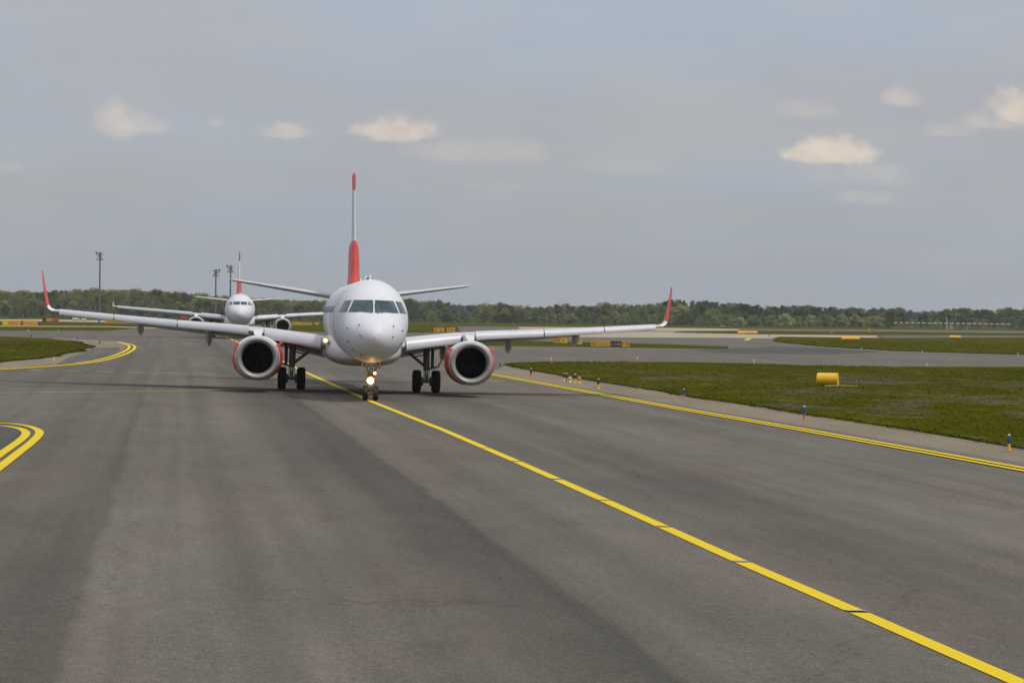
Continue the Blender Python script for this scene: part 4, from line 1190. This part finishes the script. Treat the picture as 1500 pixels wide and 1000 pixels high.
def tree(kk, px, D, h, row, v):
    me, tm, hh, ww = PROTO[kk][v]
    pos = P_at(px, 470, D); r = empty('tree', (pos.x, D, 0)); s = h / hh
    sx = s * rnd.uniform(.85, 1.25)
    r.scale = (sx, sx, s); r.rotation_euler = (0, 0, rnd.uniform(0, 6.28))
    c = bpy.data.objects.new('crown', me); COL.objects.link(c); c.parent = r
    t_ = bpy.data.objects.new('trunk', tm); COL.objects.link(t_); t_.parent = r
    place_ = zone(px)
    noun = 'bush' if kk in ('pale', 'bush') else 'tree'
    tag(r, None, noun, {'tree': 'trees of the wood', 'bush': 'bushes in front of the wood'}[noun])
    TREES.append((px, f"{row} {ADJ[kk]} {place_}", r))
    return r
TREES = []
# skyline of the wood, measured along the photograph (px, row of the tree tops)
SKY = [(-40, 427), (0, 427), (60, 428), (130, 425), (220, 426), (290, 431), (360, 437), (430, 440), (500, 441), (600, 439), (640, 439), (662, 445), (700, 447), (716, 444), (740, 445), (790, 450), (830, 444), (846, 449), (882, 443), (925, 446),
       (980, 440), (1010, 440), (1050, 443), (1100, 446), (1128, 449), (1150, 447), (1200, 450), (1260, 452), (1310, 451), (1340, 456), (1375, 456), (1400, 450), (1430, 453), (1500, 452), (1560, 451)]
def sky_at(px):
    for a, b in zip(SKY[:-1], SKY[1:]):
        if a[0] <= px <= b[0]: return a[1] + (b[1] - a[1]) * (px - a[0]) / (b[0] - a[0])
    return 440
def z_of(px, py, D): return P_at(px, py, D).z
nt = 0
px = -30
while px < 1540:      # tallest, rear row
    D = 1470 + rnd.uniform(-25, 25); h = z_of(px, sky_at(px), D) * (rnd.uniform(.98, 1.05) if px < 500 else rnd.uniform(.93, 1.04))
    if px < 330: kk = rnd.choice(['olive', 'olive', 'poplar', 'olive', 'olive', 'brown'])
    elif px < 620: kk = rnd.choice(['olive', 'olive', 'green', 'brown'])
    elif px < 660: kk = rnd.choice(['green', 'dark'])
    elif px < 705: kk = 'mauve'
    elif px < 780: kk = rnd.choice(['olive', 'pale', 'olive'])
    elif px < 880: kk = rnd.choice(['brown', 'green', 'brown'])
    elif px < 960: kk = rnd.choice(['olive', 'brown'])
    elif px < 1130: kk = rnd.choice(['green', 'green', 'dark', 'poplar'])
    elif px < 1320: kk = rnd.choice(['dark', 'green', 'mauve', 'green'])
    elif px < 1380: kk = 'mauve'
    else: kk = rnd.choice(['green', 'olive', 'dark'])
    tree(kk, px, D, h, 'rear-row', nt % 3); nt += 1
    px += rnd.uniform(9, 13)
px = -26
while px < 1540:      # middle row
    D = 1405 + rnd.uniform(-20, 20); h = z_of(px, sky_at(px), D) * rnd.uniform(.60, .82)
    if px < 330: kk = rnd.choice(['brown', 'olive', 'mauve', 'olive', 'olive', 'green'])
    elif px < 620: kk = rnd.choice(['brown', 'olive', 'dark', 'mauve'])
    elif px < 780: kk = rnd.choice(['dark', 'mauve', 'olive', 'green'])
    elif px < 880: kk = rnd.choice(['mauve', 'brown', 'dark'])
    elif px < 1060: kk = rnd.choice(['green', 'pale', 'green', 'pale'])
    elif px < 1320: kk = rnd.choice(['mauve', 'dark', 'dark'])
    else: kk = rnd.choice(['dark', 'mauve', 'olive'])
    if 1330 < px < 1380: h *= .8
    tree(kk, px, D, h, 'middle-row', nt % 3); nt += 1
    px += rnd.uniform(12, 17)
px = -20
while px < 1540:      # low front row
    D = 1365 + rnd.uniform(-12, 12)
    if 560 < px < 600: px += 10; continue
    kk = rnd.choice(['pale', 'pale', 'bush'] if (740 < px < 860 or 960 < px < 1320) else ['bush', 'dark', 'mauve', 'bush', 'pale'] if px > 330 else ['bush', 'dark', 'brown', 'bush'])
    h = rnd.uniform(3.2, 5.8) if kk in ('pale', 'bush') else rnd.uniform(4.5, 6.5)
    tree(kk, px, D, h, 'front-row', nt % 3); nt += 1
    px += rnd.uniform(18, 30)
ORD = ['leftmost', 'second from left', 'third from left', 'fourth from left', 'fifth from left', 'sixth from left', 'seventh from left', 'eighth from left', 'ninth from left', 'tenth from left', 'eleventh from left', 'twelfth from left', 'thirteenth from left']
byl = {}
for px_, lb, r_ in sorted(TREES, key=lambda q: q[0]): byl.setdefault(lb, []).append(r_)
for lb, rs in byl.items():
    for i, r_ in enumerate(rs): r_['label'] = lb if len(rs) == 1 else (ORD[i] + ' ' + lb)
# undergrowth filling the wood's foot
def undergrowth():
    r = random.Random(3); V = []; Fc = []
    for _ in range(52000):
        px = r.uniform(-60, 1570); D = r.uniform(1385, 1500)
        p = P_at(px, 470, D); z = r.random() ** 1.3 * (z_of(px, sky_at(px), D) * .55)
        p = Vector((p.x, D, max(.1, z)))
        a = Vector((r.gauss(0, 1), r.gauss(0, 1), r.gauss(0, 1))).normalized(); b_ = a.orthogonal().normalized(); s = r.uniform(.35, .75); o = len(V)
        V += [p + a * s, p - a * s * .5 + b_ * s * .8, p - a * s * .5 - b_ * s * .8]; Fc.append((o, o + 1, o + 2))
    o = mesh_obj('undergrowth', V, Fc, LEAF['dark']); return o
def rear_wood():
    r = random.Random(11); V = []; Fc = []
    for _ in range(90000):
        px = r.uniform(-60, 1570); D = r.uniform(1500, 1560)
        p = P_at(px, 470, D); lim = .97 + .05 * math.sin(px * .31) * math.sin(px * .117 + 1) if px < 520 else .86 + .10 * math.sin(px * .21) * math.sin(px * .083)
        z = r.random() ** .6 * (z_of(px, sky_at(px), D) * lim)
        p = Vector((p.x, D, max(.1, z)))
        a = Vector((r.gauss(0, 1), r.gauss(0, 1), r.gauss(0, 1))).normalized(); b_ = a.orthogonal().normalized(); s = r.uniform(.3, .65); o = len(V)
        V += [p + a * s, p - a * s * .5 + b_ * s * .8, p - a * s * .5 - b_ * s * .8]; Fc.append((o, o + 1, o + 2))
    return mesh_obj('rear_wood', V, Fc, LEAF['olive'])
tag(rear_wood(), 'mass of olive crowns closing the wood behind the rear row', 'wood', kind='stuff')
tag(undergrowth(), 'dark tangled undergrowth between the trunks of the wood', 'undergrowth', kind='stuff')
# far ridge
def ridge():
    V = []; Fc = []; n = 90; D = 5200
    for i in range(n + 1):
        px = -500 + 2500 * i / n
        p = P_at(px, 470, D)
        top = (454.6 + 0.0122 * px) - 6.5 - 3.5 * max(0, 1 - abs(px - 330) / 420) - 1.2 * math.sin(px * .011) - .6 * math.sin(px * .037)
        zt = P_at(px, top, D).z
        V += [(p.x, D - 300, -.5), (p.x, D, zt), (p.x, D + 600, -.5)]
    for i in range(n):
        a = 3 * i
        Fc += [(a, a + 3, a + 4, a + 1), (a + 1, a + 4, a + 5, a + 2)]
    o = mesh_obj('hills', V, Fc, LEAF['dark'], smooth=True); tag(o, kind='structure')
ridge()

# ================================================================== masts
def mast(px, top, D, label, flip=1):
    base = P_at(px, 470, D); zt = P_at(px, top, D).z
    r = empty('floodlight_mast', (base.x, D, 0))
    k_ = D / 900
    mb = MB(); mb.tube((0, 0, 0), (0, 0, zt * .55), .30 * k_, .25 * k_, 12); mb.tube((0, 0, zt * .55), (0, 0, zt), .25 * k_, .21 * k_, 12); mb.build('mast_pole', M['pole'], r, True)
    mb = MB(); mb.tube((0, 0, zt - 1.6), (0, 0, zt + .1), .42 * k_, .36 * k_, 8); mb.box((0, 0, zt - 2.0), (1.7 * k_, .3, .18)); mb.box((-.2, 0, zt - .35), (1.7 * k_, .3, .15)); hd = mb.build('lamp_bracket', M['pole'], r)
    for (x, z, s) in ((-1.0, -.1, 1.0), (-.75, -.9, .6), (.7, -.4, .5), (-.75, -2.0, .7), (.75, -2.0, .7), (.5, -1.4, .5)):
        mb = MB(); mb.box((x * k_ * flip, -.3, zt + z), (.55 * k_ * s, .4, .55 * k_ * s), rot=Matrix.Rotation(R(25), 3, 'X')); mb.box((x * k_ * flip, -.52, zt + z - .1), (.45 * k_ * s, .1, .42 * k_ * s), rot=Matrix.Rotation(R(25), 3, 'X'))
        mb.build('floodlight', M['pole'], hd)
    tag(r, label, 'light mast', 'floodlight masts before the wood'); return r
mast(145.5, 370, 880, 'tallest leftmost floodlight mast standing alone before the wood')
mast(315.5, 395, 980, 'floodlight mast just left of the farther airliner, lower of the pair', -1)
mast(337, 389, 980, 'floodlight mast nearly touching the farther tail fin, under the near tailplane tip')

# ================================================================== marker posts
def post(px, py0, py1, wpx, top_c, bot_c, label, cat='edge marker', group='marker posts along the right shoulder', foot='orange', cap=True):
    """px: centre, py0: top, py1: foot on the ground, wpx: width in photo pixels"""
    x, y = P(px, py1); D = y; k_ = F / D
    h = (py1 - py0) / k_; r0 = wpx / 2 / k_; z = H(x, y)
    r = empty('marker_post', (x, y, z + (-.006)))
    mb = MB(); mb.lathe([(0, r0 * 1.3), (h * .03, r0 * 1.25), (h * .06, r0 * 1.0)], (0, 0, 0), 'Z', 14, close=True); mb.build('base', M[foot], r, True)
    mb = MB(); mb.lathe([(h * .05, r0 * .86), (h * .44, r0 * .86)], (0, 0, 0), 'Z', 14, close=True); mb.build('stem', M[bot_c], r, True)
    mb = MB(); mb.lathe([(h * .43, r0 * .9), (h * .45, r0), (h * .88, r0), (h * .90, r0 * .85)], (0, 0, 0), 'Z', 16, close=True); mb.build('sleeve', M[top_c], r, True)
    if cap:
        mb = MB(); mb.lathe([(h * .90, r0 * .7), (h * .96, r0 * .72), (h * .99, r0 * .5), (h * 1.0, .004)], (0, 0, 0), 'Z', 14, close=True); mb.build('cap', M['palepost'], r, True)
    tag(r, label, cat, group); return r
GR = 'marker posts along the right shoulder'
post(1478, 635, 659.5, 5.4, 'blue', 'yellow', 'largest blue and yellow marker post, nearest at the right frame edge', group=GR)
post(1178, 593.5, 615.5, 4.2, 'blue', 'orange', 'blue marker post with orange stem, below the big yellow cylinder', group=GR)
post(1001.5, 568.5, 583.5, 3.6, 'blue', 'orange', 'blue marker post with orange stem, alone between cylinder and small cluster', group=GR)
post(876.3, 554, 568.5, 3.8, 'navy', 'yellow', 'dark marker post with yellow stem just right of the small cluster', foot='yellow', group=GR)
post(777.8, 538.8, 551.8, 3.2, 'navy', 'orange', 'dark marker post with red-orange stem between right engine and small cluster', group=GR)
post(826.4, 545.7, 558.6, 3.2, 'navy', 'palepost', 'leftmost dark marker post of the small cluster on the shoulder', group=GR)
post(830.0, 545.9, 559.2, 3.0, 'navy', 'orange', 'second dark marker post of the small cluster on the shoulder', group=GR)
post(842, 547, 560.2, 3.8, 'navy', 'yellow', 'dark marker post with yellow stem, last post of the small cluster', foot='yellow', group=GR)
def lamp_(px, py0, py1, label, col):
    x, y = P(px, py1); k_ = F / y; h = (py1 - py0) / k_
    r = empty('edge_lamp', (x, y, H(x, y) - .006))
    mb = MB(); mb.lathe([(0, h * .42), (h * .07, h * .42), (h * .12, h * .2), (h * .45, h * .17)], (0, 0, 0), 'Z', 16, close=True); mb.build('base', M['yellow' if col == 'orange' else 'palepost'], r, True)
    mb = MB(); mb.lathe([(h * .44, h * .20), (h * .52, h * .31), (h * .75, h * .33), (h * .92, h * .24), (h, .01)], (0, 0, 0), 'Z', 18, close=True); mb.build('lamp_dome', M[col], r, True)
    tag(r, label, 'edge lamp', 'squat edge lamps in the small cluster')
lamp_(834.8, 551, 559.6, 'squat yellowish edge lamp inside the small cluster of posts', 'yellow')
lamp_(848.3, 551, 560.6, 'squat orange edge lamp at the right end of the small cluster', 'orange')
G2_ = 'thin pale posts beyond the near grass'
def thin(px, py0, py1, wpx, top, bot, label, g):
    x, y = P(px, py1); k_ = F / y; h = (py1 - py0) / k_; r0 = wpx / 2 / k_
    r = empty('thin_post', (x, y, H(x, y) - .02))
    mb = MB(); mb.tube((0, 0, 0), (0, 0, h * .55), r0 * .8, r0 * .8, 8); mb.tube((0, 0, 0), (0, 0, h * .05), r0 * 1.6, n=8); mb.build('stem', M[bot], r)
    mb = MB(); mb.tube((0, 0, h * .55), (0, 0, h * .94), r0, r0, 8); mb.tube((0, 0, h * .94), (0, 0, h), r0, r0 * .4, 8); mb.build('sleeve', M[top], r)
    tag(r, label, 'marker post', g)
thin(806.8, 523.3, 532, 2.0, 'palepost', 'orange', 'pale post with orange foot beyond the grass, above the small cluster', G2_)
thin(933.6, 522, 531, 2.0, 'palepost', 'orange', 'pale post with orange foot beyond the grass, under the outer right wing', G2_)
thin(721.8, 526, 535, 2.0, 'orange', 'yellow', 'orange post peeping out at the right engine edge', G2_)
thin(732.8, 531.2, 536.4, 1.8, 'dark', 'dark', 'small black post just right of the right engine', G2_)
thin(1104, 525, 531.4, 1.8, 'palepost', 'palepost', 'pale post at the grass edge left of the big yellow cylinder', G2_)
thin(1357.7, 531.5, 537, 1.8, 'palepost', 'palepost', 'pale post at the grass edge right of the big yellow cylinder', G2_)
thin(1262, 508.5, 511.5, 1.2, 'palepost', 'palepost', 'tiny white post on the pale line right of the far junction', G2_)
thin(1351, 513, 516.5, 1.2, 'palepost', 'palepost', 'tiny white post at the middle of the far pale line', G2_)
thin(1491, 516.5, 520.5, 1.4, 'palepost', 'palepost', 'tiny white post at the right end of the far pale line', G2_)
thin(1126.5, 489.5, 493.4, 1.2, 'dark', 'dark', 'tiny black post at the tip of the far beige concrete', G2_)
thin(953, 489, 492.4, 1.4, 'palepost', 'palepost', 'leftmost of three white studs on the beige concrete', G2_)
thin(964.5, 490.6, 493, 1.4, 'palepost', 'palepost', 'middle of three white studs on the beige concrete', G2_)
thin(973.5, 490.6, 493.2, 1.4, 'palepost', 'palepost', 'rightmost of three white studs on the beige concrete', G2_)
G3_ = 'small dark posts round the left grass island'
thin(146, 498.4, 504.2, 1.7, 'dark', 'brown', 'dark post on the pale shoulder inside the yellow curve', G3_)
thin(113.6, 493.6, 497.2, 1.3, 'dark', 'dark', 'tiny dark post at the back of the left grass island', G3_)
thin(46, 489.2, 493.5, 1.3, 'dark', 'dark', 'tiny dark post on the far left taxiway edge', G3_)
thin(78.8, 517.0, 527.6, 2.2, 'dark', 'palepost', 'black post with white foot below the left grass island', G3_)
thin(131, 509.8, 512.6, 1.6, 'palepost', 'palepost', 'pale stud at the tip of the left grass island', G3_)
thin(41.5, 482.5, 485.5, 1.2, 'palepost', 'palepost', 'tiny pale post at the far left verge', G3_)
thin(85.5, 482.3, 484.8, 1.0, 'palepost', 'palepost', 'tiny pale post on the far verge under the left wing', G3_)

# ================================================================== yellow cylinders
def drum(x0, x1, y0, y1, label, rings=0, cap=True, mat='yellow', yaw=0.0, flat=False):
    pxc = (x0 + x1) / 2; x, y = P(pxc, y1); k_ = F / y
    L_ = (x1 - x0) / k_ / math.cos(yaw); d_ = (y1 - y0) / k_; r_ = d_ / 2
    r = empty('cylinder_marker', (x, y, H(x, y) + .0)); r.rotation_euler = (0, 0, yaw)
    e = r_ * .04
    mb = MB(); mb.lathe([(-L_ / 2, r_ * .93), (-L_ / 2 + e, r_), (L_ / 2 - e, r_), (L_ / 2, r_ * .93)], (0, 0, r_), 'X', 32); mb.build('shell', M[mat], r, True, 40)
    for sg in (-1, 1):
        mb = MB(); mb.lathe([(sg * L_ / 2, r_ * .93), (sg * (L_ / 2 - .04 * r_), r_ * .88), (sg * (L_ / 2 - .06 * r_), .01)], (0, 0, r_), 'X', 32, close=False); mb.build('end_cap', M[mat], r, True, 30)
    for i in range(rings):
        xx = -L_ / 2 + L_ * (i + 1) / (rings + 1) + .0
        mb = MB(); mb.lathe([(-.02 * L_, r_), (-.02 * L_, r_ * 1.05), (.02 * L_, r_ * 1.05), (.02 * L_, r_)], (xx, 0, r_), 'X', 24); mb.build('band', M['signyellow'], r)
    for sg in (-.33, .33):
        mb = MB(); mb.box((sg * L_, 0, .05 * r_), (.06 * L_, 1.5 * r_, .16 * r_)); mb.build('cradle', M['signyellow'], r)
    tag(r, label, 'marker', 'yellow cylinder markers on the grass'); return r
big = drum(1197.5, 1227.3, 545.9, 565.2, 'big yellow cylinder lying on the near grass at the right', 0, yaw=R(-14))
V, Fc = strip_geo([P(1212, 566.3), P(1228, 565.8), P(1257, 566.6)], .10, 0, .05, 1.0)
mb = MB(); pA = resample([P(1208, 566.4), P(1228, 566.0), P(1256, 566.8)], .5)
for a, b in zip(pA[:-1], pA[1:]): mb.tube((a.x, a.y, H(a.x, a.y) + .05), (b.x, b.y, H(b.x, b.y) + .05), .028, n=6)
tag(mb.build('yellow_strip', M['line_worn']), 'thin yellow strip lying on the grass beside the big yellow cylinder', 'strip')
drum(740, 768, 494.2, 499.2, 'long yellow cylinder on the strip of grass behind the right wing', 0)
drum(1080.5, 1109.5, 484.8, 489.2, 'divided yellow cylinder on the far grass beside a red block', 1)
drum(1232.5, 1259, 493.0, 498.6, 'yellow cylinder with a band at the left of the far right island', 2)
drum(1390.5, 1407, 491.3, 496.0, 'small plain yellow cylinder at the far right on the grass', 0)

# ================================================================== signs
def sign(x0, x1, y0, y1, panels, label, cat='sign', legs=True):
    """panels: list of (u0, u1, material, strokes)  - the writing on them cannot be read in the photograph"""
    pxc = (x0 + x1) / 2; x, y = P(pxc, y1 + .8); k_ = F / y
    w_ = (x1 - x0) / k_; h = (y1 - y0) / k_; z0 = .8 / k_
    r = empty('taxiway_sign', (x, y, H(x, y)))
    rr_ = random.Random(int(x0))
    for (u0, u1, mt, st) in panels:
        a, b = -w_ / 2 + w_ * u0, -w_ / 2 + w_ * u1
        mb = MB(); mb.box(((a + b) / 2, 0, z0 + h / 2), (b - a - .03, .22, h)); p = mb.build('sign_panel', M[mt], r)
        mb = MB(); mb.box(((a + b) / 2, 0, z0 + h + .02), (b - a - .01, .26, .05)); mb.build('panel_rim', M['yellow'] if mt != 'dark' else M['dark'], p)
        if st:
            mb = MB(); n = st; cw = (b - a) * .86 / n
            for i in range(n):
                cx = a + (b - a) * .07 + cw * (i + .5)
                mb.box((cx - cw * .22, -.115, z0 + h * .5), (cw * .16, .012, h * rr_.uniform(.45, .6)))
                if rr_.random() < .7: mb.box((cx + .06 * cw, -.115, z0 + h * rr_.choice([.28, .5, .72])), (cw * .42, .012, h * .10))
                if rr_.random() < .5: mb.box((cx + cw * .22, -.115, z0 + h * .5), (cw * .16, .012, h * rr_.uniform(.3, .55)))
            mb.build('lettering', M['signyellow'] if mt in ('dark',) else M['dark'], p)
    if legs:
        n = max(2, int(w_ / 1.4))
        for i in range(n):
            xx = -w_ / 2 + w_ * (i + .5) / n; mb = MB(); mb.tube((xx, 0, -.03), (xx, 0, z0 + .05), .05, n=6); mb.box((xx, 0, .02), (.25, .4, .04)); mb.build('leg', M['pole'], r)
    tag(r, label, cat, 'yellow signs on the far grass'); return r
sign(3.5, 55, 469.6, 476.4, [(0, .15, 'yellow', 0), (.15, .52, 'signyellow', 6), (.52, .60, 'redthing', 1), (.60, 1, 'signyellow', 6)], 'long yellow sign with a red panel at the far left edge')
sign(62, 86, 466.8, 470.8, [(0, .22, 'dark', 0), (.22, .6, 'signyellow', 2), (.6, 1, 'redthing', 0)], 'small yellow sign with black end behind the left winglet')
sign(154, 196, 469.8, 473.4, [(0, 1, 'signyellow', 5)], 'thin yellow sign glimpsed under the left wing')
sign(428, 457, 472.2, 475.8, [(0, .45, 'yellow', 3), (.45, 1, 'signyellow', 4)], 'yellow sign seen between farther right engine and near fuselage')
sign(461, 467, 472.4, 475.2, [(0, 1, 'yellow', 1)], 'tiny yellow sign panel beside the near fuselage')
sign(635.5, 667, 480.2, 486.0, [(0, .5, 'signyellow', 2), (.5, .58, 'dark', 0), (.58, 1, 'signyellow', 2)], 'yellow sign of two panels above the right engine')
sign(810, 831, 495.6, 501.8, [(0, .55, 'signyellow', 2), (.55, 1, 'yellow', 1)], 'yellow sign half hidden behind the outer flap fairing')
sign(837, 852.5, 497.6, 503.8, [(0, .22, 'signyellow', 0), (.22, .55, 'dark', 2), (.55, 1, 'yellow', 1)], 'short yellow and black sign left of the long one')
sign(865.5, 922.5, 500.0, 507.2, [(0, .16, 'signyellow', 1), (.16, .50, 'signyellow', 5), (.50, .79, 'dark', 5), (.79, 1, 'signyellow', 2)], 'long yellow sign with a black middle panel under the right wing')
sign(1271.8, 1277, 481.2, 486.2, [(0, .5, 'yellow', 1), (.5, 1, 'orange', 0)], 'tiny orange sign standing by the far runway')
def block(x0, x1, y0, y1, mat, label, cat='marker'):
    pxc = (x0 + x1) / 2; x, y = P(pxc, y1); k_ = F / y; w_ = (x1 - x0) / k_; h = (y1 - y0) / k_
    r = empty('warning_board', (x, y, H(x, y)))
    mb = MB(); mb.box((0, 0, h * .62), (w_, .18, h * .72)); p = mb.build('board', M[mat], r); mb = MB(); mb.box((0, -.10, h * .62), (w_ * .8, .02, h * .12)); mb.build('stripe', M['palepost'], p)
    for sx in (-.35, .35): mb = MB(); mb.tube((w_ * sx, 0, -.03), (w_ * sx, 0, h * .3), .06, n=6); mb.box((w_ * sx, 0, .03), (.2, .9, .06)); mb.build('leg', M['pole'], r)
    tag(r, label, cat, 'red boards by the far runway')
block(1081, 1087, 480.6, 484.4, 'redthing', 'red board just above the divided yellow cylinder')
block(1054, 1062.5, 475.8, 479.4, 'brown', 'dull red-brown board at the foot of the wood')
block(1211.5, 1215, 485.5, 488.6, 'dark', 'dark board beside the red one on the far strip')
block(1216, 1220, 485.2, 489.8, 'redthing', 'bright red board standing on the far strip')
block(1285, 1294.5, 491.2, 495.2, 'redthing', 'red board right of the banded yellow cylinder')

# ================================================================== antenna array far right
def array():
    D = 1325.0; a = P_at(1312, 470, D); b = P_at(1477, 470, D)
    r = empty('antenna_array', ((a.x + b.x) / 2, D, 0)); n = 21; zt = P_at(1395, 473.4, D).z
    W_ = (b.x - a.x)
    for i in range(n):
        x = -W_ / 2 + W_ * i / (n - 1)
        mb = MB(); mb.box((x, 0, zt), (1.55, .5, .42)); mb.tube((x - .9, 0, zt), (x + .9, 0, zt), .10, n=6); el = mb.build('antenna_element', M['palepost'], r)
        mb = MB(); mb.tube((x, .3, 0), (x, .3, zt), .07, n=6); mb.tube((x, .3, zt * .4), (x, 1.6, 0), .05, n=5); mb.build('post', M['tan'], r)
    mb = MB()
    for z in (.5, 1.3, 2.0): mb.tube((-W_ / 2 - 1, .4, z), (W_ / 2 + 1, .4, z), .06, n=5)
    for i in range(2 * n):
        x = -W_ / 2 + W_ * i / (2 * n - 1); mb.tube((x, .5, 0), (x, .5, 2.1), .06, n=5)
    mb.build('support_rail', M['tan'], r)
    tag(r, 'long antenna array with a row of white elements before the wood', 'antenna')
    m_ = P_at(1387, 470, D - 14); r = empty('antenna_mast', (m_.x, D - 14, 0)); zt2 = P_at(1387, 464, D).z
    mb = MB(); mb.tube((0, 0, 0), (0, 0, zt2), .22, .10, 8); mb.build('pole', M['palepost'], r); mb = MB(); mb.box((.2, 0, zt - .2), (1.2, .3, .3)); mb.box((1.9, 0, .9), (1.6, 1.0, 1.8)); mb.build('cabinet', M['tan'], r)
    tag(r, 'thin white mast with a small cabinet among the antenna row', 'mast')
    for (px, lab) in ((1441, 'thin pale pole before the right part of the antenna row'), (1471, 'short pale pole at the right end of the antenna row'), (1417, 'short tan pole near the middle of the antenna row')):
        m_ = P_at(px, 470, D - 60); r = empty('thin_pole', (m_.x, D - 60, 0)); mb = MB(); h_ = {1441: 4.2, 1471: 2.2, 1417: 2.0}[px]
        mb.tube((0, 0, 0), (0, 0, h_), .12, .08, 6); mb.build('pole', M['tan'], r); mb = MB(); mb.box((0, 0, h_), (.7, .2, .15)); mb.build('cross_piece', M['tan'], r); tag(r, lab, 'pole', 'pale poles before the antenna row')
array()

# ================================================================== parked ground equipment beyond the left wing
def truck(px, y1, wpx, hpx, body_c, cab_c, label, flip=1):
    x, y = P(px, y1); k_ = F / y; w_ = wpx / k_; h = hpx / k_
    r = empty('service_truck', (x, y, 0)); f = flip
    mb = MB(); mb.box((-f * w_ * .12, 0, h * .58), (w_ * .70, 2.4, h * .66)); mb.box((-f * w_ * .12, 0, h * .93), (w_ * .66, 2.2, h * .06)); mb.build('cargo_body', M[body_c], r)
    mb = MB(); cx = f * w_ * .37
    mb.loft([[(cx - w_ * .11, y_, h * .2), (cx + w_ * .13, y_, h * .2), (cx + w_ * .13, y_, h * .48), (cx + w_ * .06, y_, h * .78), (cx - w_ * .11, y_, h * .80)] for y_ in (-1.1, 1.1)])
    cab = mb.build('cab', M[cab_c], r)
    mb = MB(); mb.box((cx, -1.12, h * .60), (w_ * .11, .04, h * .22)); mb.build('cab_window', M['dark'], cab)
    mb = MB(); mb.box((0, 0, h * .22), (w_ * .9, 1.6, h * .08)); mb.build('chassis', M['dark'], r)
    for xx in (-.33, -.12, .36):
        for yy in (-1.05, 1.05):
            mb = MB(); mb.lathe([(-.15, h * .05), (-.15, h * .17), (.15, h * .17), (.15, h * .05)], (0, 0, 0), 'Y', 14, close=True)
            o = mb.build('wheel', M['tyre'], r, True); o.location = (f * xx * w_, yy, h * .17)
    tag(r, label, 'truck', 'service trucks parked beyond the left wing'); return r
truck(238, 466.4, 26, 6.0, 'dark', 'redthing', 'dark truck with red cab parked beyond the left wing')
truck(259, 467.0, 18, 6.6, 'brown', 'orange', 'rust-brown truck next to the red one beyond the left wing', -1)
truck(271, 468.5, 14, 7.6, 'redthing', 'redthing', 'bright red truck parked left of the farther left engine')
truck(303, 470.0, 15, 6.5, 'brown', 'palepost', 'brown truck with pale cab under the farther left wing', -1)
truck(318, 471.5, 12, 4.6, 'palepost', 'palepost', 'small pale van-like truck under the farther fuselage')
truck(213, 463.8, 9, 3.4, 'palepost', 'palepost', 'small white truck farthest left of the parked group')
truck(111, 469.4, 9, 4.4, 'palepost', 'palepost', 'small white truck seen above the left grass strips')
truck(122, 469.6, 7, 3.6, 'palepost', 'palepost', 'smaller white truck close behind the other at the left', -1)
truck(20, 466.4, 13, 3.2, 'navy', 'dark', 'dark blue truck at the foot of the wood far left')

# ================================================================== haze
def haze(dens):
    mb = MB(); x0, x1, y0, y1, z0, z1 = -2600, 2600, -400, 6400, -2.0, 140
    m = bpy.data.materials.new('haze_air'); m.use_nodes = True; nt = m.node_tree; nt.nodes.clear()
    v = nt.nodes.new('ShaderNodeVolumePrincipled'); v.inputs['Color'].default_value = (.86, .89, .93, 1); v.inputs['Density'].default_value = dens; v.inputs['Anisotropy'].default_value = 0.2
    o = nt.nodes.new('ShaderNodeOutputMaterial'); nt.links.new(v.outputs[0], o.inputs['Volume'])
    mb.box(((x0 + x1) / 2, (y0 + y1) / 2, (z0 + z1) / 2), (x1 - x0, y1 - y0, z1 - z0)); h = mb.build('haze', m); tag(h, kind='stuff')
HAZE = 0.000085
if HAZE: haze(HAZE)
print('all done', len(bpy.data.objects))
